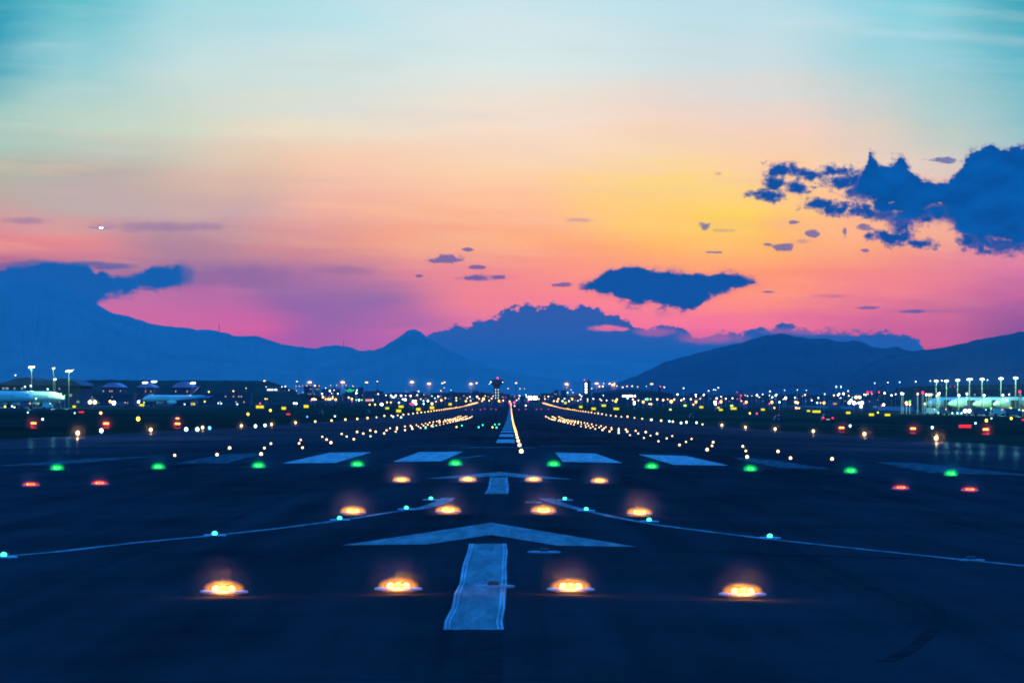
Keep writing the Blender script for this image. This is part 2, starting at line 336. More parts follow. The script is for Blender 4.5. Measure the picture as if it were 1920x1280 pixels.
E = {
 'amber': glow('amber_lens', (1, .60, .10), 14), 'warm': glow('warm_white_lens', (1, .58, .25), 5.5), 'warm2': glow('golden_lens', (1, .42, .10), 7),
 'white': glow('white_lens', (.92, .97, 1), 9), 'mastwhite': glow('mast_lens', (.9, .97, 1), 5.5), 'cyan': glow('cool_lens', (.45, 1, 1), 8), 'green': glow('green_lens', (.12, 1, .20), 5),
 'teal': glow('teal_lens', (.05, 1, .55), 4.5), 'red': glow('red_lens', (1, .26, .02), 9), 'reddot': glow('red_dot_lens', (1, .02, .10), 5), 'mag': glow('magenta_lens', (1, .05, .35), 3),
 'orange': glow('orange_lens', (1, .36, .08), 10), 'yellow': glow('yellow_panel', (.95, .86, .0), 1.15), 'ydot': glow('yellow_lens', (1, .72, .05), 5),
 'gdot': glow('lime_lens', (.55, 1, .2), 2.5), 'blue': glow('blue_lens', (.1, .35, 1), 5), 'dim': glow('dim_window', (.5, .8, .8), .5), 'dimwarm': glow('dim_warm_window', (1, .62, .35), .8),
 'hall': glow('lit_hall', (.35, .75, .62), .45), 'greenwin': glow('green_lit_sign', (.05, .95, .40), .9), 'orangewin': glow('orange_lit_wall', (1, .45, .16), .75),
 'pinkwin': glow('pink_lit_panel', (1, .42, .45), .9), 'bluewin': glow('blue_white_sign', (.65, .8, 1), 2.2), 'whitewin': glow('white_lit_wall', (.8, 1, .95), 2.0),
}
def volume_mat(name, dens, col=(.9, .9, .9), R=None, pw=3.0):
    m, h, o = new_mat(name); v = h.n('ShaderNodeVolumePrincipled')
    v.inputs['Color'].default_value = (*col, 1); v.inputs['Density'].default_value = dens; v.inputs['Anisotropy'].default_value = 0.0
    if R:                                                   # added lamp halo: scatter density falls off from the ball centre
        d = h.v('LENGTH', h.n('ShaderNodeTexCoord').outputs['Object'])
        f = h.m('POWER', h.m('SUBTRACT', 1.0, h.m('DIVIDE', d, R), clamp=True), pw)
        h.put(v.inputs['Density'], h.m('MULTIPLY', f, dens))
    m.node_tree.links.new(v.outputs[0], o.inputs['Volume']); return m

# ------------------------------------------------------------------ mesh helpers
class MB:
    def __init__(s): s.v = []; s.f = []; s.mi = []
    def face(s, pts, mi=0):
        k = len(s.v); s.v += [tuple(p) for p in pts]; s.f.append(tuple(range(k, k + len(pts)))); s.mi.append(mi)
    def add(s, vs, fs, mi=0):
        k = len(s.v); s.v += [tuple(p) for p in vs]; s.f += [tuple(i + k for i in f) for f in fs]; s.mi += [mi] * len(fs)
    def box(s, c, d, mi=0, rz=0.0, taper=1.0):
        hx, hy, hz = d[0] / 2, d[1] / 2, d[2] / 2; R = Matrix.Rotation(rz, 3, 'Z'); vs = []
        for sz in (-1, 1):
            k = taper if sz > 0 else 1
            for sx_, sy_ in ((-1, -1), (1, -1), (1, 1), (-1, 1)):
                vs.append(Vector(c) + R @ Vector((sx_ * hx * k, sy_ * hy * k, sz * hz)))
        s.add(vs, [(3, 2, 1, 0), (4, 5, 6, 7), (0, 1, 5, 4), (1, 2, 6, 5), (2, 3, 7, 6), (3, 0, 4, 7)], mi)
    def tube(s, a, b, r0, r1, n=8, mi=0):
        a = Vector(a); b = Vector(b); z = (b - a).normalized(); x = z.orthogonal().normalized(); y = z.cross(x); vs = []
        for p, r in ((a, r0), (b, r1)):
            for i in range(n): t = 2 * PI * i / n; vs.append(p + (x * math.cos(t) + y * math.sin(t)) * r)
        fs = [(i, (i + 1) % n, n + (i + 1) % n, n + i) for i in range(n)] + [tuple(range(n - 1, -1, -1)), tuple(range(n, 2 * n))]
        s.add(vs, fs, mi)
    def lathe(s, prof, n=16, mi=0, axis='Z', c=(0, 0, 0), sc=(1, 1, 1)):
        vs = []
        for r, z in prof:
            for i in range(n):
                t = 2 * PI * i / n; p = (r * math.cos(t), r * math.sin(t), z)
                if axis == 'X': p = (z, r * math.cos(t), r * math.sin(t))
                if axis == 'Y': p = (r * math.cos(t), z, r * math.sin(t))
                vs.append((c[0] + p[0] * sc[0], c[1] + p[1] * sc[1], c[2] + p[2] * sc[2]))
        fs = []
        for k in range(len(prof) - 1):
            for i in range(n): j = (i + 1) % n; fs.append((k * n + i, k * n + j, (k + 1) * n + j, (k + 1) * n + i))
        fs.append(tuple(range(n - 1, -1, -1))); fs.append(tuple((len(prof) - 1) * n + i for i in range(n)))
        s.add(vs, fs, mi)
    def ball(s, c, r, n=10, mi=0, sc=(1, 1, 1)):
        m = n // 2
        s.lathe([(max(r * math.sin(PI * k / m), 1e-4 * r), -r * math.cos(PI * k / m)) for k in range(m + 1)], n, mi, 'Z', c, sc)
    def mesh(s, name, mats):
        me = bpy.data.meshes.new(name); me.from_pydata(s.v, [], s.f)
        for m in mats: me.materials.append(m)
        for p, i in zip(me.polygons, s.mi): p.material_index = i
        me.update(); return me
    def build(s, name, mats, parent=None, smooth=False):
        if not isinstance(mats, (list, tuple)): mats = [mats]
        me = s.mesh(name, mats)
        if smooth:
            for p in me.polygons: p.use_smooth = True
        o = bpy.data.objects.new(name, me); COL.objects.link(o); o.parent = parent; return o
def tag(o, label=None, cat=None, group=None, kind=None):
    for k, v in (('label', label), ('category', cat), ('group', group), ('kind', kind)):
        if v: o[k] = v
    return o
def empty(name, loc=(0, 0, 0), rz=0.0):
    o = bpy.data.objects.new(name, None); COL.objects.link(o); o.location = loc; o.rotation_euler = (0, 0, rz); o.empty_display_size = .2; return o
def place(name, me, loc, rz=0, s=1.0, parent=None):
    o = bpy.data.objects.new(name, me); COL.objects.link(o); o.location = loc; o.rotation_euler = (0, 0, rz); o.scale = (s, s, s); o.parent = parent; return o
def copy_tree(root):
    c = root.copy(); COL.objects.link(c)
    for ch in [k for k in SC.objects if k.parent == root]:
        d = ch.copy(); COL.objects.link(d); d.parent = c
    return c
OR = 'first second third fourth fifth sixth seventh eighth ninth tenth eleventh twelfth thirteenth fourteenth fifteenth sixteenth seventeenth eighteenth nineteenth'.split()
TN = {2: 'twent', 3: 'thirt', 4: 'fort', 5: 'fift', 6: 'sixt', 7: 'sevent', 8: 'eight', 9: 'ninet'}
def nth(i):
    if i < 20: return OR[i - 1]
    if i >= 100: return 'hundredth' if i == 100 else 'hundred-and-' + nth(i - 100)
    return TN[i // 10] + ('ieth' if i % 10 == 0 else 'y-' + OR[i % 10 - 1])
def lampobj(name, loc, col, power, size, parent, kind='POINT'):
    l = bpy.data.lights.new(name, kind); l.color = col; l.energy = power; l.shadow_soft_size = size
    o = bpy.data.objects.new(name, l); COL.objects.link(o); o.location = loc; o.parent = parent; return o

# ------------------------------------------------------------------ ground, runway
def sheet(name, xs, ysl, dz_, mat, zf=gz):
    vs = [(x, y, zf(x, y) + dz_) for y in ysl for x in xs]; n = len(xs)
    fs = [(j * n + i, j * n + i + 1, (j + 1) * n + i + 1, (j + 1) * n + i) for j in range(len(ysl) - 1) for i in range(n - 1)]
    me = bpy.data.meshes.new(name); me.from_pydata(vs, [], fs); me.materials.append(mat)
    o = bpy.data.objects.new(name, me); COL.objects.link(o); return o
YR = [-250, -100, -40] + [i * 2.0 for i in range(-10, 161)] + [330 + 10 * i for i in range(0, 372)]
YG = YR + [4100, 4500, 5000, 6000, 8000, 12000, 17000, 21300]
tag(sheet('ground', [-5800, -2500, -1000, -300, -100, -36, 0, 36, 100, 300, 1000, 2500, 5800], YG, -.05, M['grass']), kind='structure')
tag(sheet('runway', [-36, -24, -12, 0, 12, 24, 36], [y for y in YR if y <= 3990], 0, M['asphalt']), kind='structure')
# taxiways crossing the grass at both sides and the aprons before the terminals
def flatpoly(name, pts, h, mat):
    mb = MB(); mb.face([(x, y, gz(x, y) + h) for x, y in pts]); return mb.build(name, mat)
def strip(name, x0, x1, y0, y1, h, mat, nx=12):
    ysl = [y0 + (y1 - y0) * i / 40 for i in range(41)]
    return sheet(name, [x0 + (x1 - x0) * i / nx for i in range(nx + 1)], ysl, h, mat)
for x0, x1 in ((-215, -190), (190, 215)): tag(strip('taxiway', x0, x1, 500, 3900, .012, M['asphalt'], 2), kind='structure')
tag(strip('apron', -900, -235, 1500, 3600, .02, M['concrete']), kind='structure')
tag(strip('apron', 235, 900, 1500, 3600, .02, M['concrete']), kind='structure')

# ------------------------------------------------------------------ painted markings
def quad_marking(name, cs, mat, n=(6, 10), h=.006, parent=None, wav=0.0):
    """four image corners (near-left, near-right, far-right, far-left) -> painted sheet lying on the runway"""
    P4 = [on_ground(*c) for c in cs]; a, b, c, d = P4; mb = MB(); vs = []; nx, ny = n
    for j in range(ny + 1):
        t = j / ny; L = a.lerp(d, t); R = b.lerp(c, t)
        for i in range(nx + 1):
            p = L.lerp(R, i / nx)
            if wav and i in (0, nx): p.x += wav * (noise.noise(Vector((p.y * .9, i * 7.3, 1.7))))
            vs.append((p.x, p.y, gz(p.x, p.y) + h))
    fs = [(j * (nx + 1) + i, j * (nx + 1) + i + 1, (j + 1) * (nx + 1) + i + 1, (j + 1) * (nx + 1) + i) for j in range(ny) for i in range(nx)]
    mb.add(vs, fs); o = mb.build(name, mat, parent); return o
def ribbon(mb, pts, w, h, mi=0, step=2.0):
    """band of width w following ground points"""
    q = [Vector((p[0], p[1], 0)) for p in pts]; r = []
    for a, b in zip(q, q[1:]):
        k = max(1, int((b - a).length / step)); r += [a.lerp(b, i / k) for i in range(k)]
    r.append(q[-1]); vs = []
    for i, p in enumerate(r):
        t = (r[min(i + 1, len(r) - 1)] - r[max(i - 1, 0)]).normalized(); nrm = Vector((-t.y, t.x, 0)) * w / 2
        for s_ in (-1, 0, 1): e = p + nrm * s_; vs.append((e.x, e.y, gz(e.x, e.y) + h))
    mb.add(vs, [(3 * i + q, 3 * i + q + 3, 3 * i + q + 4, 3 * i + q + 1) for i in range(len(r) - 1) for q in (0, 1)], mi)
def outline_marking(name, left, right, mat, h=.006, parent=None):
    """image polylines of the left and right edge, same number of points, near to far"""
    L = [on_ground(*p) for p in left]; R = [on_ground(*p) for p in right]; vs = []; rows = 0
    for k in range(len(L) - 1):
        for s_ in range(6 + (1 if k == len(L) - 2 else 0)):
            t = s_ / 6; a = L[k].lerp(L[k + 1], t); b = R[k].lerp(R[k + 1], t); rows += 1
            for i in range(5): p = a.lerp(b, i / 4); vs.append((p.x, p.y, gz(p.x, p.y) + h))
    mb = MB(); mb.add(vs, [(j * 5 + i, j * 5 + i + 1, (j + 1) * 5 + i + 1, (j + 1) * 5 + i) for j in range(rows - 1) for i in range(4)])
    o = mb.build(name, mat, parent)
    for e in (L, R):                                      # brighter edge lines along the stripe
        for off in (0.014, .042):
            s_ = 1 if e is L else -1; m2 = MB(); ribbon(m2, [(p.x + s_ * off + .012 * noise.noise(Vector((p.y, off * 99, 0))), p.y) for p in e], .018, h + .004, step=1.0)
            m2.build('edge_line', M['paint_edge'], o)
    return o
MK = 'white markings painted on the runway'
def mk(o, label, cat='road marking', grp=MK): return tag(o, label, cat, grp, 'structure')
mk(outline_marking('centre_stripe', [(831,1182),(833,1166),(846,1140),(852,1115),(861,1095),(867,1060),(876,1035),(879,1020)], [(945,1182),(943,1166),(947,1140),(949,1115),(951,1095),(950,1060),(952,1035),(950,1020)], M['paint']),
   'long worn white stripe nearest the camera, behind the first arrowhead')
mk(outline_marking('centre_stripe', [(908,926),(914,918),(916,910),(917,902),(919,895)], [(953,926),(954,918),(954,910),(952,902),(952,895)], M['paint']),
   'short worn white stripe under the far arrowhead')
def chevron(label, apx, inn, lw, rw, lin_, rin):
    a = [on_ground(*p) for p in (lw, apx, rw)]; b = [on_ground(*p) for p in (lin_, inn, rin)]; mb = MB()
    for k in (0, 1):
        vs = []; n = 14
        for i in range(n + 1):
            o_ = a[k].lerp(a[k + 1], i / n); q = b[k].lerp(b[k + 1], i / n)
            for j in range(4): p = o_.lerp(q, j / 3); vs.append((p.x, p.y, gz(p.x, p.y) + .006))
        mb.add(vs, [(i * 4 + j, i * 4 + j + 1, i * 4 + j + 5, i * 4 + j + 4) for i in range(n) for j in range(3)])
    mk(mb.build('arrowhead_marking', M['paint']), label)
chevron('wide white arrowhead painted on the runway nearest the camera', (921,980), (921,1003), (641,1022.5), (1194,1025.5), (800,1021), (1045,1023))
chevron('small white arrowhead painted beyond the second row of amber lamps', (937,884.5), (937,892), (796,897), (1074,898.5), (870,896.5), (1000,897))
BARS = [((530,868.5),(630,867.5),(697,847.6),(618,848.5), 'paint_far','bright white threshold bar left of the runway centre, outer of the two'),
        ((737,865.5),(828,864.5),(868,846.6),(786,847.4), 'paint_far','bright white threshold bar left of the runway centre, inner of the two'),
        ((1055,865.5),(1167,868.0),(1116,850.0),(1041,848.2), 'paint_far','bright white threshold bar right of the runway centre, inner of the two'),
        ((1263,871.2),(1366,872.6),(1286,854.6),(1197,851.8), 'paint_far','bright white threshold bar right of the runway centre, outer of the two'),
        ((1462,877),(1556,878.5),(1440,861.5),(1372,858), 'paint_old','faded threshold bar right of the bright ones, beside the green lamp'),
        ((330,869),(426,868),(500,849),(418,852), 'paint_old','faded threshold bar left of the bright ones'),
        ((1740,886),(1945,892),(1720,868),(1640,866), 'paint_old','faded threshold bar near the right edge of the runway'),
        ((-20,874),(110,871),(300,855),(180,859), 'paint_old','faded threshold bar near the left edge of the runway')]
for a, b, c, d, m, lb in BARS: mk(quad_marking('threshold_bar', (a, b, c, d), M[m], (6, 14)), lb)
def px_line(name, pts, w, mat, label, h=.006, grp=MK):
    mb = MB(); ribbon(mb, [on_ground(*p) for p in pts], w, h, step=.35); mk(mb.build(name, mat), label, 'road marking', grp)
px_line('threshold_line', [(-30,882),(107,880),(297,878),(485,875.5),(670,872),(854,869.7),(1038,871.3),(1222,875.3),(1407,878.5),(1595,882.5),(1783,887),(1950,892)], .45, M['paint_old'], 'thin faded white line crossing the runway under the green lamps')
px_line('lead_line', [(-30,1046),(100,1035.5),(250,1018),(400,1004),(520,991),(635,976),(720,962.5),(770,955)], .16, M['paint_line'], 'thin curved taxi line sweeping to the left in front of the lamps')
px_line('lead_line', [(1950,1064),(1780,1047),(1600,1028),(1443,1011),(1330,997),(1230,984),(1150,969),(1100,958)], .16, M['paint_line'], 'thin curved taxi line sweeping to the right in front of the lamps')
def taper_band(label, left, right):
    L = [on_ground(*p) for p in left]; R = [on_ground(*p) for p in right]; vs = []
    for a, b in zip(L, R):
        for i in range(4): p = a.lerp(b, i / 3); vs.append((p.x, p.y, gz(p.x, p.y) + .010))
    mb = MB(); mb.add(vs, [(j * 4 + i, j * 4 + i + 1, j * 4 + i + 5, j * 4 + i + 4) for j in range(len(L) - 1) for i in range(3)])
    mk(mb.build('lead_line_end', M['paint_line']), label)
taper_band('blunt inner end of the left taxi line beside an amber lamp', [(768,955.5),(790,950),(808,944),(822,937),(828,933.6)], [(772,958),(800,954),(826,948),(846,940),(854,933.8)])
taper_band('blunt inner end of the right taxi line beside an amber lamp', [(1098,960),(1070,953.5),(1045,947),(1022,940),(1010,935)], [(1104,956.5),(1080,950.5),(1062,944.5),(1046,939),(1040,935.2)])
px_line('joint_line', [(765,836.2),(800,835.8),(850,835.2),(888,834.8)], .5, M['paint_far'], 'broken white crossing line beyond the threshold bars, left piece')
px_line('joint_line', [(868,839.2),(905,838.4),(950,838.6),(1002,839.4)], .6, M['paint_far'], 'white crossing line beyond the threshold bars, centre piece')
px_line('joint_line', [(1010,836),(1070,836.3),(1140,837)], .4, M['paint_line'], 'faint crossing line beyond the threshold bars, right piece')
px_line('joint_line', [(858,859),(880,857),(903,854)], .22, M['paint_line'], 'short scuffed white dash beside the inner left threshold bar')
# runway centreline: long dashes from the numbers area to the far end
k = 0; y = 206.0
while y < 3880:
    k += 1; ln = 29
    mb = MB(); ribbon(mb, [(0, y), (0, y + ln)], .98, .006)
    o = mb.build('centreline_dash', M['paint_far'])
    mk(o, (nth(k) + ' white centreline dash counted from the threshold bars') if k <= 12 else 'small white centreline dash far along the runway, merging with its neighbours', grp='centreline dashes')
    y += ln + 23
# dark sealed saw cuts under each row of lamps, tyre traces
for (a, b, lb) in (((-20,1100.5),(1940,1113), 'dark sealed cut crossing under the nearest row of amber lamps'), ((-20,953),(1940,966), 'dark sealed cut crossing under the second row of amber lamps'),
                   ((-20,906),(1940,917), 'dark sealed cut crossing under the red and third amber lamps')):
    pass
def wheel_trace(pts, w, lb):
    mb = MB(); ribbon(mb, [on_ground(*p) for p in pts], w, .003, step=.7); tag(mb.build('tyre_mark', M['tyre']), lb, 'tyre mark', 'rubber traces on the pavement', 'structure')
wheel_trace([(1660,1240),(1700,1222),(1735,1195),(1757,1170),(1764,1155),(1756,1140),(1740,1132)], .10, 'dark curved tyre trace at lower right')
wheel_trace([(905,1290),(908,1240),(912,1185)], .22, 'dark straight stain running from the near end of the stripe')
#wheel_trace([(1280,1278),(1450,1275),(1600,1268)], .25, 'long dark smear across the pavement at the bottom')
wheel_trace([(1290,1032),(1460,1040),(1700,1046)], .35, 'faint dark smear beside the right taxi line')

# ------------------------------------------------------------------ inset and elevated runway lamps
def disc_mb(r, h=.012, n=24):
    mb = MB(); mb.lathe([(r, -.01), (r, h * .4), (r * .9, h), (r * .3, h)], n); return mb
ME = {}
ME['plate_big'] = disc_mb(.205, .008).mesh('rim_plate', [M['plate']])
ME['plate_small'] = disc_mb(.15, .008).mesh('rim_plate', [M['plate']])
M['plate_dull'] = principled('dull_steel_rim', (.17, .18, .19), .6, .3, spec=.3, scale=20)
ME['plate_dull_big'] = disc_mb(.19, .008).mesh('rim_plate', [M['plate_dull']]); ME['plate_dull_small'] = disc_mb(.15, .008).mesh('rim_plate', [M['plate_dull']])
def housing_mb(w, d, h):
    mb = MB(); mb.box((0, 0, h * .35), (w, d, h * .7)); mb.box((0, 0, h * .82), (w * .92, d * .8, h * .3), taper=.8); return mb
mb = MB(); mb.lathe([(.11, 0), (.105, .045)], 20); ME['base'] = mb.mesh('base', [M['house']])
ME['housing'] = housing_mb(.25, .16, .052).mesh('housing', [M['house']])
ME['housing_small'] = housing_mb(.10, .10, .04).mesh('housing', [M['house']])
def lens_mb(r): mb = MB(); mb.ball((0, 0, 0), r, 10, sc=(1, .6, .85)); return mb
for kcol in ('amber', 'red', 'green', 'teal', 'warm'):
    r = {'amber': .031, 'red': .027, 'green': .052, 'teal': .036, 'warm': .03}[kcol]
    ME['lens_' + kcol] = lens_mb(r).mesh('lens', [E[kcol]])
def mist(parent, loc, r, k):  # added scatter ball, imitates the lens halo around a lamp
    mb = MB(); mb.ball((0, 0, 0), r, 20); o = mb.build('mist', halo_for(r, k), parent); o.location = loc; return o
HALOC = {}
def halo_for(r, k):
    key = (round(r, 2), k)
    if key not in HALOC: HALOC[key] = volume_mat('halo_volume', {'s': .45, 'c': .22, 'e': .06, 'm': .010}[k], R=r, pw=3.6)
    return HALOC[key]
def dome_mat(name, col, k):  # added soft-edged emissive shell standing in for lens bloom, no part of the lamp
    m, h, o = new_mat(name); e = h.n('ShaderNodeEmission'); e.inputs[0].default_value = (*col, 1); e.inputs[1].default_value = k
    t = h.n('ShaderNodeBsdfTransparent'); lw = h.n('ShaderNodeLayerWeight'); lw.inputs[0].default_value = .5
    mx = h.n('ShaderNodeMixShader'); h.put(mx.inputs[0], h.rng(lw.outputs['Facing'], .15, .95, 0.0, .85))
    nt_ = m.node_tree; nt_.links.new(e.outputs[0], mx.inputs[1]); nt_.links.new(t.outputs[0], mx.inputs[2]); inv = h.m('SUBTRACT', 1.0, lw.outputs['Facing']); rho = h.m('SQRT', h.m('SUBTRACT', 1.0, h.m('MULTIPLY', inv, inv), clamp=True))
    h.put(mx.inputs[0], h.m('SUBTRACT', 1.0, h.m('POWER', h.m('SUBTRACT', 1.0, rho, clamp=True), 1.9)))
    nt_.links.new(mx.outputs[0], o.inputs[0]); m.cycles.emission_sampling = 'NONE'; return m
def dome_mesh(rx, ry, rz, m):
    mb = MB(); mb.ball((0, 0, 0), 1, 32, 0, (rx, ry, rz)); me = mb.mesh('glow_shell', [m])
    for p in me.polygons: p.use_smooth = True
    return me
ME['dome_amber'] = dome_mesh(.185, .12, .088, dome_mat('amber_glow', (1, .34, .0), 3.0))
ME['dome_red'] = dome_mesh(.18, .12, .075, dome_mat('red_glow', (1, .015, .0), 2.2))
ME['dome_green'] = dome_mesh(.19, .12, .13, dome_mat('green_glow', (.0, .85, .03), 1.6))
def inset(px, py, col, label, group, n=3, big=True, light=None, halo_r=0):
    hh = .062 if n > 1 else .034
    c = on_ground(px, py, hh); r = empty('inset_runway_light', (c.x, c.y, c.z - hh))
    tag(r, label, 'runway light', group)
    place('rim_plate', ME['plate_big' if big else 'plate_small'], (0, 0, hh - .022), parent=r)
    if n > 1: place('base', ME['base'], (0, .03, 0), parent=r)
    place('housing', ME['housing' if n > 1 else 'housing_small'], (0, .06, hh - .02), parent=r)
    sp = .066 if col != 'green' else .09
    for i in range(n):
        place('lens', ME['lens_' + col], ((i - (n - 1) / 2) * sp, -.05, hh + .002), parent=r)
    if 'dome_' + col in ME: place('glow_shell', ME['dome_' + col], (0, 0, hh), parent=r, s=1.0 if halo_r < .5 else 1.2)
    if light:
        lc, pw = light; lampobj('lamp', (0, -.26, .10), lc, pw * 5, .02, r)
        mist(r, (0, -.26, .08), halo_r, 's' if col == 'amber' else 'c')
    return r
AMB_L = (1, .30, .015)
R1 = [(420,1103),(747,1097.5),(1070,1098.5),(1392,1107.5)]; R2 = [(662,957.5),(840,956),(1019,956),(1199,960)]; R3 = [(753,899),(877,898.5),(1000.5,898.5),(1124,901)]
pos = ['leftmost', 'second from left', 'third from left', 'rightmost']
for row, nm, pws, mr in ((R1, 'nearest', (1.9, 1.9, 1.9, 2.5), .42), (R2, 'second', (1.6, 1.3, 1.9, 2.6), .62), (R3, 'third', (2.0, .8, .5, .7), .72)):
    for (px, py), q, pw in zip(row, pos, pws):
        inset(px, py, 'amber', f'glowing amber triple lamp set in the runway, {q} of the {nm} row', 'rows of amber approach lamps', 3, light=(AMB_L, pw), halo_r=mr)
REDG = 'red side lamps on the runway'
for (px, py, q) in ((58,907.5,'outer left of the near reds'), (187,905,'inner left of the near reds'), (1689,913.5,'inner right of the near reds'), (1818,917,'outer right of the near reds')):
    inset(px, py, 'red', f'glowing red triple lamp set in the runway, {q}', REDG, 3, light=((1, .01, .02), .35), halo_r=.55)
GR = [(107,877.3),(297,875.2),(485,873),(670,870.6),(854,868.8),(1038,870.2),(1222,874.3),(1407,879),(1595,882.8),(1783,888)]
for i, (px, py) in enumerate(GR):
    inset(px, py, 'green', f'bright green threshold lamp, {nth(i + 1)} from the left along the crossing line', 'green threshold lamps', 2, light=((.0, 1, .07), .9), halo_r=.75)
TG = [(808,934,'right end of the left taxi line'),(762,951.5,'second along the left taxi line'),(637,971,'beside the leftmost amber lamp of the second row'),(403,999.5,'near the middle of the left taxi line'),(8,1039.5,'at the far left end of the left taxi line'),
      (1059,934.5,'at the inner end of the right taxi line'),(1099,954,'second along the right taxi line'),(1217,974,'below the rightmost amber lamp of the second row'),(1443,1004.5,'near the middle of the right taxi line')]
for px, py, q in TG:
    inset(px, py, 'teal', f'small green taxi lamp {q}', 'small green lamps along the taxi lines', 1, False)
for px, py, q, b in ((925,1097.5,'lying on the long stripe between amber lamps',1),(1020,1034,'beside the far end of the long stripe',1),(1000,941,'beside the inner end of the right taxi line',0),(1822,1049,'at the right end of the right taxi line',0)):
    c = on_ground(px, py, .012); r = empty('unlit_inset_light', (c.x, c.y, c.z - .012)); tag(r, f'unlit pale round lamp plate {q}', 'runway light', 'unlit lamp plates')
    place('rim_plate', ME['plate_dull_big' if b else 'plate_dull_small'], (0, 0, .010), parent=r); place('housing', ME['housing_small'], (0, .05, .014), parent=r)

# touchdown, centreline and edge lamps: one mesh each, housing + lens
def small_lamp(name, r, col, h, stem):
    mb = MB(); mb.lathe([(r * 1.5, 0), (r * 1.3, .02)], 10, 1)
    if stem: mb.tube((0, 0, .02), (0, 0, h - r), r * .35, r * .3, 6, 1)
    mb.ball((0, 0, h), r, 10, 0, (1, 1, 1.15)); mb.lathe([(r * .5, h + r * 1.1), (r * .2, h + r * 1.35)], 8, 1)
    return mb.mesh(name, [E[col], M['house']])
for nm, r, col, h, st in (('tdz', .066, 'warm', .07, 0), ('tdz_mid', .085, 'warm', .09, 0), ('tdz_far', .115, 'warm', .12, 0), ('edge', .14, 'warm', .38, 1), ('edge_mid', .17, 'warm', .42, 1), ('edge_far', .20, 'warm2', .5, 1),
                          ('edge_amber', .28, 'orange', .55, 1), ('edge_red', .35, 'red', .55, 1), ('cl', .075, 'warm', .08, 0), ('cl_mid', .08, 'warm2', .09, 0), ('cl_far', .10, 'warm2', .14, 0), ('cl_red', .3, 'red', .35, 0)):
    ME[nm] = small_lamp({'td': 'touchdown_light', 'ed': 'edge_light', 'cl': 'centreline_light'}[nm[:2]], r, col, h, st)
for side, sn in ((-1, 'left'), (1, 'right')):
    for i in range(30):
        y = 152 + 30 * i
        for lat, cn in ((9.2, 'inner'), (10.8, 'middle'), (12.4, 'outer')):
            if random.random() < .06 and i > 3: continue
            x = side * (lat + random.uniform(-.08, .08))
            key = 'tdz' if y < 330 else 'tdz_mid' if y < 620 else 'tdz_far'
            o = place('touchdown_light', ME[key], (x, y, gz(x, y)), s=random.uniform(.66, 1.0))
            tag(o, f'tiny warm lamp, {cn} column of the {sn} touchdown field, {nth(i + 1)} row out', 'runway light', f'touchdown lamps on the {sn} side')
    for i in range(61):
        y = 296 + 60 * i; x = side * 31.5
        key = 'edge' if y < 700 else 'edge_mid' if y < 1500 else 'edge_far' if y < 3000 else 'edge_amber' if y < 3800 else 'edge_red'
        base = gz(x, y)
        o = place('edge_light', ME[key], (x, y, base), s=1.0 if i < 5 else random.uniform(.75, 1.2))
        if i < 20: tag(o, f'warm lamp on a short stem at the {sn} runway edge, {nth(i + 1)} from the camera', 'runway light', f'{sn} runway edge lamps')
        else: tag(o, f'tiny lamp far down the {sn} runway edge, merging into one line of dots', 'runway light', f'{sn} runway edge lamps')
        if i < 6:
            lampobj('lamp', (0, -.32, .42), (1, .50, .16), (420, 260, 200, 160, 160, 130)[i], .06, o); mist(o, (0, -.32, .42), 1.25, 'e')
for i in range(126):
    y = 152 + 30 * i; x = .66
    if y > 3900: break
    key = 'cl' if y < 300 else 'cl_mid' if y < 700 else 'cl_far' if y < 3000 else 'cl_red'
    o = place('centreline_light', ME[key], (x, y, gz(x, y)))
    tag(o, (f'tiny warm centreline lamp, {nth(i + 1)} from the camera') if i < 14 else ('tiny red lamp near the far end of the runway centreline' if key == 'cl_red' else 'tiny golden lamp far along the centreline, merging into one glowing line'),
        'runway light', 'centreline lamps')
# small green and amber exit lamps beyond the left touchdown field, magenta stop lamps across the far pavement
def tiny(px, py, col, r, label, group, cat='runway light', h=.1, name='taxiway_light'):
    key = f'tiny{col}{r}{h}'
    if key not in ME: ME[key] = small_lamp(name, r, col, h, h > .2)
    c = on_ground(px, py, h); o = place(name, ME[key], (c.x, c.y, c.z - h)); tag(o, label, cat, group); return o
for px, py, c in ((856,800,'ydot'),(866,797.5,'teal'),(897.5,800.5,'teal'),(905,796.5,'teal'),(923.5,800.5,'ydot'),(928,795.5,'teal'),(936,795,'teal'),(931,801,'teal'),(798,802,'teal'),(812,799,'teal')):
    tiny(px, py, c, .07, f'tiny {"amber" if c == "ydot" else "green"} exit lamp on the pavement left of the centreline', 'exit lamps left of the centreline')
for px in (873,886,901,909,921,930,973,986,1006,1015,1028,960): tiny(px, 767 + random.uniform(-.7, .7), 'mag', .16, 'tiny magenta stop lamp in the row across the far pavement', 'magenta stop lamps', h=.3)
for px, py in ((80,785.5),(52,773),(140,774),(190,807),(349,804.5),(370,804.5),(393,802),(479,798.5),(497,797),(576,781),(628,780),(737,781),(752,782),(1222,786.5),(1277,792.5),(1306,792),(1859,784),(1748,801),(1829,793),(1594,798),(1255,789.5)):
    tiny(px, py, 'cyan' if px % 3 else 'blue', .16, 'small blue taxiway lamp standing in the grass', 'blue taxiway lamps', h=.3)

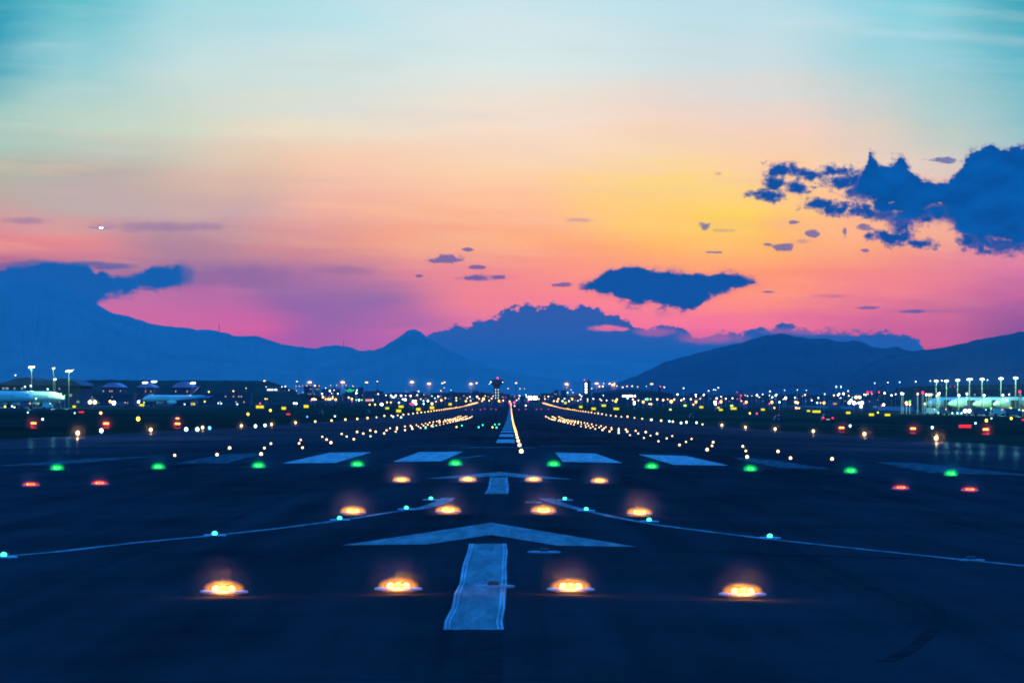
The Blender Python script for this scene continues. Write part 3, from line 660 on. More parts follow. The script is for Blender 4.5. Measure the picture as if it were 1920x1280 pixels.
# raised red lamp units in the grass
def red_unit(px, py, label, w=.9, dist=None, halo_power=0):
    c = on_ground(px, py, .6); s = c.y / 800
    r = empty('red_side_light', (c.x, c.y, c.z - .6)); tag(r, label, 'runway light', 'raised red lamps in the grass')
    mb = MB(); mb.box((0, .1, .05), (.7, .3, .1)); mb.tube((-.2, .1, .1), (-.2, .1, .5), .03, .03); mb.tube((.2, .1, .1), (.2, .1, .5), .03, .03); mb.box((0, .1, .6), (w + .1, .14, .2)); mb.build('stand', M['house'], r)
    for i in range(3):
        m2 = MB(); m2.ball((0, 0, 0), w * .20, 10, sc=(1, .6, .8)); q = m2.build('lens', E['red'], r); q.location = ((i - 1) * w * .33, -.05, .6)
    if halo_power: lampobj('lamp', (0, -.6, .6), (1, .02, .04), halo_power * 380, .1, r); mist(r, (0, -.6, .6), 1.7, 'e')
for px, py, q, mr in ((63,793,'leftmost',1),(199,793.5,'second from left',1),(333,794,'third from left, lower one of a pair',1),(333,784,'third from left, upper one of a pair',.3),(1578,801.5,'leftmost on the right side',.8),(1712,803,'middle one on the right side',1),(1848,804.5,'rightmost',1)):
    red_unit(px, py, f'glowing red lamp unit standing in the grass, {q}', .6, halo_power=mr)

# ------------------------------------------------------------------ yellow lit guidance boards
SG = [(104,757,5,3,'gdot'),(139,762,6,4,'yellow'),(266,759,9,4,'yellow'),(336,755,12,4,'yellow'),(362,757,7,4,'yellow'),(321,741,7,4,'ydot'),(483,762.5,6,5,'yellow'),(490.5,762.5,8,5,'yellow'),(532,765,8,5,'yellow'),(574,761.5,9,5,'yellow'),
      (726,765,7,3.5,'yellow'),(752,762,9,4,'yellow'),(747.5,770,9,5,'yellow'),(784.5,767,8,5,'yellow'),(810,764,8,5,'yellow'),(844,757.5,6,4,'yellow'),(1060,755,5,4,'yellow'),(1089,762.5,6,4,'yellow'),(1113,766,8,4,'yellow'),(1132,760,8,4,'yellow'),
      (1155.5,766,10,4,'yellow'),(1284.5,760,5,3,'gdot'),(1315,763,7,4,'yellow'),(1347,764,5,3,'yellow'),(1351.5,768,7,3.5,'yellow'),(1375.5,765.5,11,4,'yellow'),(1372,760.5,5,3,'gdot'),(1430.5,767.5,7,3.5,'yellow'),(1257,767.5,4,2.5,'gdot'),
      (1516,770,6,3,'yellow'),(1531,771.3,15,4,'yellow'),(1590.5,773.5,8,4,'yellow'),(1634,777,9,4.5,'yellow'),(1664,777.5,10,4,'yellow')]
for i, (px, py, w, h, c) in enumerate(SG):
    base = on_ground(px, py + h / 2 + 1.2); d = base.y; wm, hm = w * d / F, h * d / F
    r = empty('guidance_sign', base)
    mb = MB(); mb.box((0, 0, hm / 2 + 1.2 * d / F), (wm, .12, hm)); mb.build('sign_panel', E[c], r)
    mb = MB(); mb.box((0, .14, hm / 2 + 1.2 * d / F), (wm * 1.06, .14, hm * 1.08))
    for sx_ in (-.35, .35): mb.tube((sx_ * wm, .1, 0), (sx_ * wm, .1, 1.3 * d / F), .05, .05, 6)
    mb.build('frame', M['house'], r)
    side = 'left' if px < 958 else 'right'; srt = sorted([s[0] for s in SG if (s[0] < 958) == (px < 958)], key=lambda q: abs(q - 958)); rank = srt.index(px) + 1
    tag(r, f'lit {"lime" if c == "gdot" else "yellow"} taxiway board in the grass, {nth(rank)} out from the runway on the {side}', 'sign', 'lit taxiway guidance boards')
for px, py, c in ((9.5,762,'ydot'),(60,761.5,'ydot'),(189,774,'orange'),(259,785,'ydot'),(465,776,'ydot'),(507,769,'ydot'),(1452,764.3,'orange'),(1849.5,788,'ydot'),(1896,784,'ydot'),(1646,773,'ydot'),(1406,774.5,'ydot'),(1419,775,'mag'),(1460,779.5,'reddot')):
    tiny(px, py, c, .42 if py < 770 else .3, {'ydot': 'round yellow', 'orange': 'round orange', 'mag': 'small pink', 'reddot': 'small red'}[c] + (' lamp on a stem in the grass left of the runway' if px < 958 else ' lamp on a stem in the grass right of the runway'), 'round lamps in the grass', h=.7)

# ------------------------------------------------------------------ mountains and dark banks
def ridge(name, pts, dist, depth, mat, jag=1.0, x0=None, x1=None, seed=0, stepx=2.0, base=-9.5, fr=.8):
    pts = sorted(pts)
    def ry(px):
        for a, b in zip(pts, pts[1:]):
            if px <= b[0]:
                t = (px - a[0]) / (b[0] - a[0]); t2 = t * t * (3 - 2 * t); return a[1] + (b[1] - a[1]) * (t * .6 + t2 * .4)
        return pts[-1][1]
    x0 = pts[0][0] if x0 is None else x0; x1 = pts[-1][0] if x1 is None else x1
    n = int((x1 - x0) / stepx) + 1; rows = [-1, -.86, -.72, -.58, -.46, -.34, -.24, -.15, -.07, 0, .12, .4, .7, 1]; vs = []
    for t in rows:
        for i in range(n):
            px = x0 + i * stepx; yy = ry(px) + jag * (noise.fractal(Vector((px * .05, seed, 0)), .8, 2.2, 5) + .32 * noise.noise(Vector((px * .45, seed, 3))))
            top = at(px, yy, dist); Y = dist + t * depth
            hgt = max(top.z - base, 1.0)
            e = (1 - abs(t)) ** (1.15 if t < 0 else .8)
            sp = noise.fractal(Vector((px * .012, t * 2.5, seed + 5)), .9, 2.1, 5)
            z = base + hgt * e * (1 + (.16 * sp - .05) * min(1, abs(t) * 3.0) * (1 if t < 0 else .3))
            if t < 0: z = min(z, CAMH + (top.z - CAMH) * Y / dist - (4 if t > -.1 else 12))
            xx = CAMX + (top.x - CAMX) * (1 if t > 0 else Y / dist) + 25 * sp * (0 if abs(t) < .05 else 1)
            vs.append((xx, Y, max(z, base) if abs(t) < 1 else base - 3))
    fs = [(j * n + i, j * n + i + 1, (j + 1) * n + i + 1, (j + 1) * n + i) for j in range(len(rows) - 1) for i in range(n - 1)]
    me = bpy.data.meshes.new(name); me.from_pydata(vs, [], fs); me.materials.append(mat)
    for p in me.polygons: p.use_smooth = True
    o = bpy.data.objects.new(name, me); COL.objects.link(o); tag(o, kind='structure'); return o
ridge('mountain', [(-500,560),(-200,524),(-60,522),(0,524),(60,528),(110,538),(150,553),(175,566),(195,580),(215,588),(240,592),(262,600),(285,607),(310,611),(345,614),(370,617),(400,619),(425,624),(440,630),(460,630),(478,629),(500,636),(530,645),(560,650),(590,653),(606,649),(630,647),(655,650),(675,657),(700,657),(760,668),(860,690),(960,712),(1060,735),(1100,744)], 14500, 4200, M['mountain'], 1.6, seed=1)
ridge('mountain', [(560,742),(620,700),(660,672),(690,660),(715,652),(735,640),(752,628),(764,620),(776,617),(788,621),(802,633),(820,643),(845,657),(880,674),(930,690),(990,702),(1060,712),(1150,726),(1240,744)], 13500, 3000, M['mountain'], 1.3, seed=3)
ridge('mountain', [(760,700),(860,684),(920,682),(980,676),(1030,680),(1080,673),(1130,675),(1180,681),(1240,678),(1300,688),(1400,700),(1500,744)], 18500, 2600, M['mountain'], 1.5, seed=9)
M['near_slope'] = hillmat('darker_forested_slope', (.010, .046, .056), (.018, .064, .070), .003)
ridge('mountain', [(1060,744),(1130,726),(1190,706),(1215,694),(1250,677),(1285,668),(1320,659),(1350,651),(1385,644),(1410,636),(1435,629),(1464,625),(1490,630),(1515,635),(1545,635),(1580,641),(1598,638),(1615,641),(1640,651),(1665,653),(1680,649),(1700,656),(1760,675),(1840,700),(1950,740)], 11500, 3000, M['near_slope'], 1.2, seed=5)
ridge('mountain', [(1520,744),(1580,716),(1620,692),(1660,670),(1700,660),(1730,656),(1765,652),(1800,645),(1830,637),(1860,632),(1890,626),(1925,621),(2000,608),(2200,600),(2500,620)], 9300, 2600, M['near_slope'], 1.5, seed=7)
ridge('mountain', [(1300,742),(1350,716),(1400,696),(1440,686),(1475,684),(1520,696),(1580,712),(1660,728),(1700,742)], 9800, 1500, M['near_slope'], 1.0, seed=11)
ridge('hill', [(60,740),(110,722),(140,713),(200,712),(300,713),(420,713),(500,714),(515,718),(530,726),(545,737),(560,750)], 4600, 500, M['darkhill'], .8, seed=13, stepx=3)
ridge('hill', [(440,758),(470,742),(500,737),(540,737),(560,742),(600,750)], 3700, 250, M['darkhill'], .8, seed=15, stepx=3)
ridge('hill', [(1640,745),(1700,726),(1740,723),(1800,722),(1930,720),(2100,722),(2300,745)], 4300, 400, M['darkhill'], .6, seed=17, stepx=3)
ridge('tree_belt', [(-200,745),(0,744),(140,742),(300,744),(560,741),(700,739),(800,740),(900,740),(1000,743),(1100,741),(1200,740),(1300,741),(1400,740),(1500,740),(1600,741),(1700,740),(1800,743),(2100,745)], 5200, 300, M['darkhill'], 2.6, seed=21, stepx=2)

# ------------------------------------------------------------------ lamps of the airport and town
def dist_for(py, px):
    h = (abs(int(px * 13.7) + int(py * 7.9) * 31) % 97) / 97
    if py > 752: return 2300 + 500 * h
    if py > 745: return 2900 + 700 * h
    return 3700 + 900 * h
def zone(px):
    if px < 150: return 'by the left terminal'
    if px < 420: return 'around the pink-roofed halls'
    if px < 560: return 'under the dark hill'
    if px < 720: return 'around the green-lit building'
    if px < 905: return 'left of the control tower'
    if px < 1090: return 'between the two towers'
    if px < 1230: return 'around the long hall'
    if px < 1420: return 'right of the long hall'
    if px < 1540: return 'under the viaduct'
    if px < 1700: return 'around the floodlit works'
    return 'by the right airliners'
CN = {'warm': 'warm white', 'white': 'white', 'cyan': 'cool', 'green': 'green', 'orange': 'orange', 'reddot': 'red', 'ydot': 'yellow', 'gdot': 'lime', 'mag': 'pink', 'warm2': 'golden', 'bluewin': 'blue-white'}
LAMPS = {}
def town_lamp(px, py, col, r, d=None):
    d = d or dist_for(py, px); p = at(px, py, d); b = gz(p.x, p.y); h = max(p.z - b, r * 1.4)
    mb = MB(); post = max(.10, d * .00003)
    mb.tube((0, .2, 0), (0, .2, h + r * .6), post * 1.4, post, 6, 1)
    mb.tube((0, .2, h + r * .9), (0, -.2, h + r * 1.2), post, post, 6, 1)
    mb.ball((0, 0, h), r, 8, 0, (1, .7, 1.15)); mb.lathe([(r * .8, h + r * .95), (r * .25, h + r * 1.3)], 8, 1)
    o = mb.build('lamp_post', [E[col], M['pole']]); o.location = (p.x, p.y, b)
    size = 'small' if r < .8 else ('large bright' if r > 1.35 else 'bright')
    LAMPS.setdefault((zone(px), size, CN[col]), []).append((px, py, o))
S_, W_, X_, B_ = .42, .66, 1.05, 1.7
T = {0: [(232,185,'white',S_),(270,283,'white',S_),(325,275,'white',W_),(888,300,'white',W_),(375,358,'cyan',.3),(462,345,'cyan',.35),(715,395,'cyan',.3),(195,275,'cyan',.3),(540,535,'cyan',S_),
         (912,467,'gdot',W_),(968,490,'gdot',S_),(1415,483,'ydot',S_),(1655,432,'white',S_),(1850,425,'white',S_),(1832,462,'white',S_),(1500,566,'white',W_),(1593,545,'white',W_),(1652,578,'orange',W_),(1708,600,'white',1.1),(1775,550,'orange',W_),
         (1100,105,'cyan',.3),(1775,640,'gdot',S_),(180,650,'cyan',.3),(675,652,'cyan',.3),(215,740,'cyan',.25),(1720,540,'orange',S_)],
     1: [(328,430,'white',S_),(310,430,'white',.3),(738,430,'white',S_),(787,433,'white',S_),(25,480,'orange',W_),(68,500,'white',X_),(75,540,'white',X_),(130,475,'white',W_),(158,583,'white',W_),(275,568,'white',W_),(343,553,'white',.9),(343,530,'white',W_),(550,530,'mag',S_),(617,560,'cyan',S_),
         (660,528,'cyan',S_),(875,530,'warm',S_),(908,527,'cyan',S_),(1033,457,'warm',S_),(1212,435,'ydot',W_),(1290,462,'orange',W_),(1580,427,'orange',W_),(1498,467,'warm',S_),(1772,380,'ydot',S_),(1728,565,'cyan',S_),(1870,517,'cyan',.3),(845,310,'white',.3),(1150,580,'ydot',S_),(240,595,'gdot',S_),
         (1120,430,'mag',S_),(1355,605,'cyan',.3),(1400,610,'cyan',.3),(1640,620,'cyan',.3),(850,620,'cyan',.3),(545,555,'orange',.3)],
     2: [(762,345,'warm',S_),(815,348,'warm',S_),(883,343,'warm',W_),(943,347,'warm',S_),(152,360,'white',.3),(390,358,'white',.3),(440,353,'white',S_),(495,408,'warm',S_),(613,417,'white',S_),(600,350,'warm',.3),(640,467,'warm',S_),(543,470,'white',.3),(820,470,'cyan',W_),(832,500,'cyan',S_),(887,440,'cyan',S_),(887,468,'white',S_),
         (992,465,'white',W_),(1005,513,'warm',.85),(1030,505,'green',S_),(1107,420,'white',W_),(1170,410,'white',.3),(1135,460,'white',.3),(1228,462,'white',S_),(1358,462,'white',W_),(1505,453,'white',W_),(1512,410,'white',S_),(1455,350,'warm',S_),(1585,460,'reddot',S_),(1648,460,'white',.35),(1835,467,'white',S_),(1803,490,'white',.3),
         (845,545,'warm',W_),(875,545,'warm',W_),(900,548,'orange',S_),(825,565,'mag',S_),(1083,545,'orange',W_),(1115,545,'warm',W_),(1150,530,'orange',S_),(1195,550,'orange',W_),(1150,505,'ydot',S_),(1120,500,'reddot',W_),(1080,505,'green',S_),(1390,520,'warm',W_),(1437,540,'orange',W_),(1440,575,'mag',S_),(1500,557,'green',S_),(1545,557,'white',W_),(1588,557,'green',S_),(1750,557,'cyan',S_),
         (570,607,'white',S_),(607,608,'white',S_),(140,540,'ydot',S_),(170,540,'orange',.3),(1870,622,'white',S_),(1890,622,'white',W_),(1705,625,'ydot',S_),(1787,625,'ydot',S_),(700,345,'warm',.25),(650,350,'warm',.25),(1210,335,'warm',.3),(1120,335,'warm',.3),(1350,335,'warm',.3),(1045,375,'white',.25),(735,490,'warm',S_),(700,440,'warm',.3),(60,607,'mag',S_),(1045,545,'orange',S_)],
     3: [(518,425,'white',S_),(853,418,'warm',S_),(870,425,'mag',.35),(903,375,'white',.3),(1005,410,'cyan',.25),(335,430,'warm',.25),(30,485,'white',S_),(105,490,'white',W_),(130,515,'cyan',W_),(155,520,'cyan',S_),(177,490,'white',W_),(255,492,'white',W_),(325,490,'white',S_),(400,495,'white',W_),(378,490,'mag',.35),(500,482,'white',S_),(558,497,'white',W_),(600,482,'orange',.3),
         (640,495,'warm',W_),(720,497,'cyan',S_),(765,530,'cyan',.3),(812,503,'white',W_),(1045,488,'white',S_),(920,528,'warm',S_),(1083,525,'warm',S_),(1185,505,'white',W_),(1230,488,'warm',.3),(1290,510,'cyan',S_),(1248,530,'warm',S_),(1397,508,'white',W_),(1517,495,'warm',S_),(1635,498,'warm',S_),(1615,533,'warm',S_),(1685,513,'white',S_),
         (322,553,'white',.85),(300,550,'white',S_),(440,580,'warm',.85),(475,570,'orange',W_),(478,612,'white',W_),(430,618,'reddot',W_),(395,615,'reddot',S_),(225,597,'white',S_),(45,592,'orange',S_),(103,592,'ydot',S_),(592,570,'cyan',S_),(658,570,'white',W_),(720,612,'warm',W_),(595,615,'white',.3),(860,560,'orange',W_),(780,580,'warm',.3),(1085,563,'ydot',S_),(1228,573,'ydot',W_),(1300,568,'warm',S_),
         (1428,537,'orange',S_),(1492,540,'orange',.85),(1470,572,'orange',S_),(1578,565,'ydot',S_),(1725,572,'ydot',W_),(1788,565,'warm',S_),(1580,318,'cyan',.3),(1862,385,'warm',S_),(552,543,'warm',S_),(280,545,'white',S_),(1785,515,'mag',.35),(1825,515,'mag',.3),(1750,585,'mag',.3),(1885,578,'warm',S_),(1880,605,'mag',S_)],
     4: [(120,388,'warm',S_),(185,390,'white',.2),(885,403,'warm',S_),(1375,308,'warm',S_),(1312,352,'warm',W_),(1362,352,'warm',W_),(1540,305,'warm',S_),(1573,347,'warm',S_),(1660,365,'white',S_),(1725,350,'orange',S_),(1803,348,'white',S_),(1885,358,'warm',S_),(495,540,'warm',S_),(545,505,'white',S_),(490,500,'warm',.3),(113,495,'white',S_),(100,535,'warm',S_),(40,505,'mag',.4),(70,560,'white',.3),
         (405,540,'orange',S_),(35,595,'mag',W_),(243,573,'mag',S_),(627,573,'warm',S_),(680,575,'warm',W_),(695,540,'orange',S_),(757,573,'cyan',S_),(833,447,'cyan',S_),(793,450,'cyan',S_),(690,447,'cyan',S_),(915,445,'cyan',.3),(903,543,'ydot',W_),(1017,478,'white',S_),(1043,500,'white',S_),(857,573,'white',.35),(1135,575,'ydot',S_),(1135,545,'white',.3),(1220,540,'white',.35),(990,565,'white',.3),(1030,545,'white',.3),
         (1455,487,'white',W_),(1418,563,'white',.35),(1370,487,'cyan',.35),(1573,547,'ydot',W_),(1557,577,'ydot',W_),(1615,497,'warm',S_),(1735,525,'cyan',W_),(1813,547,'warm',W_),(1835,590,'white',.6),(1835,610,'white',.6),(1897,563,'warm',S_),(1320,545,'warm',S_),(1340,563,'warm',S_),(210,480,'white',S_),(220,510,'cyan',S_),(205,640,'white',.3),(1510,565,'warm',.35),(1195,385,'white',.3),(667,515,'mag',.3),(38,690,'warm',S_),(1145,515,'warm',.3)],
     5: [(303,355,'reddot',W_),(365,365,'white',S_),(655,380,'white',S_),(1175,373,'white',S_),(1135,405,'white',.35),(1105,400,'white',.3),(1030,420,'white',S_),(95,350,'cyan',.25),(290,475,'white',S_),(357,483,'reddot',W_),(168,497,'white',W_),(465,497,'white',W_),(562,473,'white',W_),(837,480,'white',W_),(957,480,'white',W_),(840,505,'white',S_),(48,585,'orange',W_),(15,515,'white',W_),(160,545,'warm',S_),
         (258,547,'warm',W_),(348,557,'warm',W_),(345,515,'mag',.35),(415,545,'warm',S_),(513,550,'warm',W_),(468,580,'orange',.85),(620,560,'warm',W_),(658,540,'white',S_),(763,545,'warm',W_),(840,585,'orange',W_),(800,625,'orange',S_),(903,537,'warm',S_),(1127,590,'white',.8),(1130,618,'white',.6),(1150,532,'warm',W_),(1215,507,'white',S_),(1215,582,'orange',W_),(1180,605,'mag',S_),(1288,537,'white',S_),(1388,530,'white',S_),
         (1513,493,'reddot',W_),(1573,485,'white',W_),(1613,497,'warm',S_),(1755,487,'white',.85),(1520,570,'warm',S_),(1500,535,'mag',.35),(1593,590,'orange',W_),(1560,612,'mag',S_),(1455,440,'mag',S_),(1840,470,'white',.35),(1790,515,'white',.35),(1680,497,'white',.25),(140,615,'orange',S_),(170,618,'warm',S_),(95,515,'green',S_),(110,545,'green',.8),(85,545,'cyan',S_),(238,497,'mag',.35),(1665,685,'blue',.0)],
     6: [(1600,305,'cyan',S_),(1797,295,'white',S_),(30,425,'white',S_),(22,490,'white',.35),(130,475,'warm',W_),(115,490,'white',W_),(65,515,'cyan',W_),(265,528,'white',.85),(230,545,'warm',.35),(405,500,'cyan',S_),(405,523,'cyan',S_),(555,480,'warm',W_),(518,498,'warm',.3),(690,500,'cyan',S_),(755,525,'cyan',S_),(737,598,'cyan',S_),(655,563,'white',.35),(58,590,'orange',W_),(20,615,'mag',S_),(172,590,'cyan',S_),(415,590,'warm',W_),(445,598,'warm',W_),
         (420,675,'orange',S_),(445,678,'orange',S_),(470,680,'orange',.35),(440,405,'white',.3),(250,412,'white',.25),(575,412,'white',.25),(840,600,'orange',W_),(788,600,'warm',.3),(850,467,'white',S_),(988,488,'warm',W_),(1068,465,'white',W_),(1050,485,'white',W_),(1088,530,'white',S_),(1133,463,'white',.85),(1203,422,'white',S_),(1212,493,'warm',W_),(1265,520,'cyan',W_),(1245,560,'white',.9),(1220,597,'white',.9),(1290,600,'white',.9),(1325,600,'mag',W_),
         (1365,600,'white',W_),(1410,600,'white',.9),(1450,603,'ydot',W_),(1393,535,'cyan',W_),(1397,655,'white',.8),(1465,480,'warm',.8),(1440,475,'white',S_),(1480,470,'warm',S_),(1515,447,'reddot',W_),(1548,440,'reddot',W_),(1665,440,'reddot',W_),(1560,465,'warm',.35),(1610,508,'warm',W_),(1750,455,'white',.8),(1853,487,'white',W_),(1735,628,'white',.75),(1705,640,'reddot',S_),(1915,470,'white',S_),(1505,470,'white',.35)],
     7: [(55,290,'cyan',S_),(297,282,'white',S_),(515,272,'white',S_),(687,267,'white',S_),(1373,257,'cyan',S_),(83,460,'white',S_),(108,463,'white',.3),(325,467,'warm',S_),(403,447,'reddot',.75),(455,477,'white',S_),(497,478,'warm',.8),(525,475,'white',.3),(637,467,'white',S_),(655,455,'white',.3),(615,493,'warm',S_),(945,488,'white',S_),(1065,465,'white',S_),(1322,488,'white',S_),(1603,485,'white',S_),(1695,475,'white',.25),
         (160,615,'warm',.9),(155,600,'orange',.9),(207,580,'green',S_),(207,623,'orange',S_),(425,615,'warm',.8),(1722,670,'ydot',S_),(1730,690,'gdot',S_),(1425,680,'green',.3),(1905,712,'warm',.5),(815,355,'mag',.3),(882,355,'mag',.35),(983,350,'mag',.3),(640,752,'cyan',.3),(700,755,'cyan',.25),(845,765,'cyan',.25),(920,755,'cyan',.25),(985,762,'cyan',.25),(1115,378,'white',.3),(1665,560,'white',.3)]}
ALL = sorted([(r, t, X, Y, c) for t, L in T.items() for X, Y, c, r in L if r > 0], key=lambda q: -q[0])
def near_d(t, X, Y): return 1850 if t == 7 and Y > 440 else 1880 if t == 0 and Y > 330 and X < 1000 else None
for r, t, X, Y, c in ALL[:290]:
    dd = near_d(t, X, Y); town_lamp(t * 240 + X / 8, 680 + Y / 8, c, r * (.62 if dd else 1.0), dd)
rest = MB(); rc = sorted({q[4] for q in ALL[290:]})          # the faintest specks beyond the 290 that show largest
for r, t, X, Y, c in ALL[290:]:
    px, py = t * 240 + X / 8, 680 + Y / 8; dd = near_d(t, X, Y) or dist_for(py, px); p = at(px, py, dd); b = gz(p.x, p.y)
    rest.tube((p.x, p.y + .2, b), (p.x, p.y + .2, p.z), .12, .1, 5, len(rc)); rest.ball((p.x, p.y, max(p.z, b + .5)), r, 8, rc.index(c), (1, .7, 1.1))
tag(rest.build('distant_lamps', [E[q] for q in rc] + [M['pole']]), 'faint specks of the smallest far lamps across the skyline', kind='stuff')
for (z, s, c), L in LAMPS.items():
    L.sort()
    for i, (px, py, o) in enumerate(L):
        n = len(L)
        if n == 1: lb = f'{s} {c} lamp on a post {z}'
        elif i == n - 1 and n > 2: lb = f'{s} {c} lamp on a post {z}, rightmost of them'
        else: lb = f'{s} {c} lamp on a post {z}, {nth(i + 1)} from left'
        tag(o, lb, 'street lamp', f'{c} lamp posts {z}')

# tall floodlight masts
def mast(px, py, d, col, label, group, n=4, w=.75, power=0, lc=(1, 1, 1), mr=0, wide=1.0, ly=0):
    p = at(px, py, d); b = gz(p.x, p.y); h = p.z - b; r = empty('floodlight_mast', (p.x, p.y, b))
    tag(r, label, 'floodlight', group); pr = max(.16, d * .00006)
    mb = MB(); mb.tube((0, .25, 0), (0, .25, h), pr * 1.5, pr * .8, 8); mb.box((0, .15, h), (w * n * 1.05 * wide, .25, .25)); mb.tube((0, .25, h - .9), (0, .25, h - .6), pr * 3, pr * 3, 10); mb.build('pole', M['dark'], r)
    m2 = MB(); m2.ball((0, 0, 0), w * .62, 10, 0, (1, .6, .9)); m2.box((0, .45, .05), (w * 1.05, .4, w * .95), 1); me = m2.mesh('lamp_head', [E[col], M['dark']])
    for i in range(n): place('lamp_head', me, ((i - (n - 1) / 2) * w * wide, -.25, h + (.25 * w if i % 2 else 0)), parent=r)
    if power: lampobj('lamp', (0, -6.0 if not ly else ly, h - 1.0), lc, power, .6, r)
    if mr: mist(r, (0, -2.0, h - .6), mr, 'm')
GL = (.40, 1, .50)
mG = 'floodlight masts in front of the parked airliners'
for i, (X, Y, d) in enumerate([(603,273,1960),(756,273,1900),(925,260,1850),(1103,250,1800),(1292,246,1760),(1575,236,1720),(1795,228,1690)]):
    mast(1680 + X / 8, 680 + Y / 8, d, 'mastwhite', f'tall steel mast with white floodlights before the airliners, {nth(i + 1)} from the left', mG, 3 if i != 3 else 4, .62, 70000, GL, 0)
for X, Y, d, n, q in ((475,68,2000,4,'leftmost, above the left terminal'),(805,85,2050,2,'second, above the left terminal'),(1035,128,1950,4,'third and brightest, above the left terminal'),(825,250,2050,2,'short one beside the left terminal roof')):
    mast(X / 8, 680 + Y / 8, d, 'mastwhite', f'white floodlight mast, {q}', 'white floodlight masts on the left', n, .62 if n < 4 else .75, 45000 if Y < 200 else 0, GL, 0)
for X, Y, q in ((257,300,'left one of a close pair'),(393,285,'right one of a close pair'),(975,307,'above the larger pink roof')):
    mast(240 + X / 8, 680 + Y / 8, 2600, 'mastwhite', f'white floodlight mast by the pink-roofed halls, {q}', 'white floodlight masts on the left', 4, .85, 3500, (1, .85, .8), 0)
wm = [(2,127,272,.9,0),(2,615,282,.7,0),(2,805,293,1.25,1),(2,1300,293,1.35,1),(2,1660,295,1.0,0),(2,1820,280,.6,0),(3,420,290,1.15,1),(3,675,315,1.15,1),(3,875,308,.8,0),(3,908,293,.8,0),(3,1305,318,1.0,1),(3,1388,305,.9,0),(4,62,305,.9,0),(4,818,320,1.15,1),(4,1270,312,1.15,1),(4,1465,315,.9,0),(4,1518,332,1.2,1),(5,175,318,.95,0)]
for i, (t, X, Y, w, hz) in enumerate(wm):
    mast(t * 240 + X / 8, 680 + Y / 8, 4000 + (i % 5) * 60, 'warm', f'tall mast with glowing warm floodlights on the skyline, {nth(i + 1)} from the left', 'warm floodlight masts on the skyline', 2 if w < .95 else 3, w, 22000 if hz else 0, (1, .50, .22), 9.0 if hz else 0, wide=.8)

# ------------------------------------------------------------------ buildings
def bld(name, cat, label, x0, x1, yt, d, mat='wall_dark', depth=30, group=None, rows=0, cols=0, win='dimwarm', lit=.5, yb=None, roof='flat', proud=.25):
    a = at(x0, yt, d); b = at(x1, yt, d); cx = (a.x + b.x) / 2; w = b.x - a.x; base = gz(cx, d)
    h = (a.z + b.z) / 2 - base; r = empty(name, (cx, d, base)); tag(r, label, cat, group)
    mb = MB(); mb.box((0, depth / 2, h / 2), (w, depth, h)); mb.build('wall', M[mat], r)
    mb = MB()
    if roof == 'flat':
        mb.box((0, depth / 2, h + .3), (w + .8, depth + .8, .6)); mb.box((w * .2, depth / 2, h + 1.2), (w * .22, depth * .4, 1.2))
    else:
        n = 14; rise = roof; prof = [(-w / 2 - .6 + (w + 1.2) * i / n, h + rise * math.sin(PI * i / n)) for i in range(n + 1)]
        vs = [(x, yy, z) for yy in (-.6, depth + .6) for x, z in prof] + [(x, yy, h - .05) for yy in (-.6, depth + .6) for x in (prof[0][0], prof[-1][0])]
        m = n + 1; fs = [(i, i + 1, m + i + 1, m + i) for i in range(n)] + [tuple([2 * m, 2 * m + 1] + list(range(n, -1, -1))), tuple([2 * m + 3, 2 * m + 2] + list(range(m, 2 * m)))]
        mb.add(vs, fs)
    mb.build('roof', M['roof_pale' if name == 'airport_hall' else 'roof'], r)
    for j in range(rows):
        for i in range(cols):
            if random.random() > lit: continue
            ww, wh = min(w / cols * .4, 2.4), min(h / rows * .25, 1.1)
            m2 = MB(); m2.box((-w / 2 + (i + .5) * w / cols, -proud / 2, (j + .55) * h / rows), (ww, proud, wh)); q = m2.build('window', E[win], r)
    return r, w, h
r, w, h = bld('control_tower', 'tower', 'tall control tower with a flared dark cab and red beacon on top', 926, 937, 724, 4200, 'wall_dark', 6)
bpy.data.objects.remove([c for c in SC.objects if c.parent == r and c.name.startswith('roof')][0])
mb = MB(); mb.lathe([(3.0, h), (3.4, h + .3), (5.4, h + 2.4), (6.4, h + 3.2), (6.6, h + 6.2), (5.6, h + 6.5), (3.0, h + 6.7)], 20, c=(0, 3, 0)); mb.build('cab', M['glass'], r)
mb = MB(); mb.lathe([(6.0, h + 6.5), (6.4, h + 6.9), (2.0, h + 7.6)], 20, c=(0, 3, 0)); mb.tube((0, 3, h + 7.4), (0, 3, h + 9.0), .25, .2); mb.build('roof', M['roof'], r)
mb = MB(); mb.ball((.8, 3, h + 8.6), .85); mb.build('beacon', E['reddot'], r)
for xx in (-1.2, 1.6):
    for k in range(4): mb = MB(); mb.box((xx, -.15, h * (.28 + .17 * k)), (.5, .3, h * .1)); mb.build('window', E['whitewin'], r)
for xx in (-6.3, 5.9): mb = MB(); mb.ball((xx, 1.0, h + 4.4), .5); mb.build('cab_lamp', E['white'], r)
r, w, h = bld('slim_tower', 'tower', 'slim dark tower block with a column of white lamps down its left side', 1094.5, 1107, 715.5, 3900, 'wall_dark', 8)
for k in range(4):
    p = at(1098.8, 719.5 + k * 5.1, 3900); mb = MB(); mb.ball((p.x - r.location.x, -.3, p.z - r.location.z), .85, 10, 0, (1, .6, 1.25)); mb.build('window', E['white'], r)
mb = MB(); mb.tube((-w * .4, 2, h + .6), (-w * .4, 2, h + 1.6), .15, .15); mb.ball((-w * .4, 2, h + 1.9), .5); mb.build('beacon', E['mag'], r)
bld('long_hall', 'building', 'long dark hall with a curved roof and a row of small round lamps', 1112, 1262, 737.5, 3700, 'wall_dark', 60, roof=3.6)
r = [o for o in SC.objects if o.name == 'long_hall'][0]
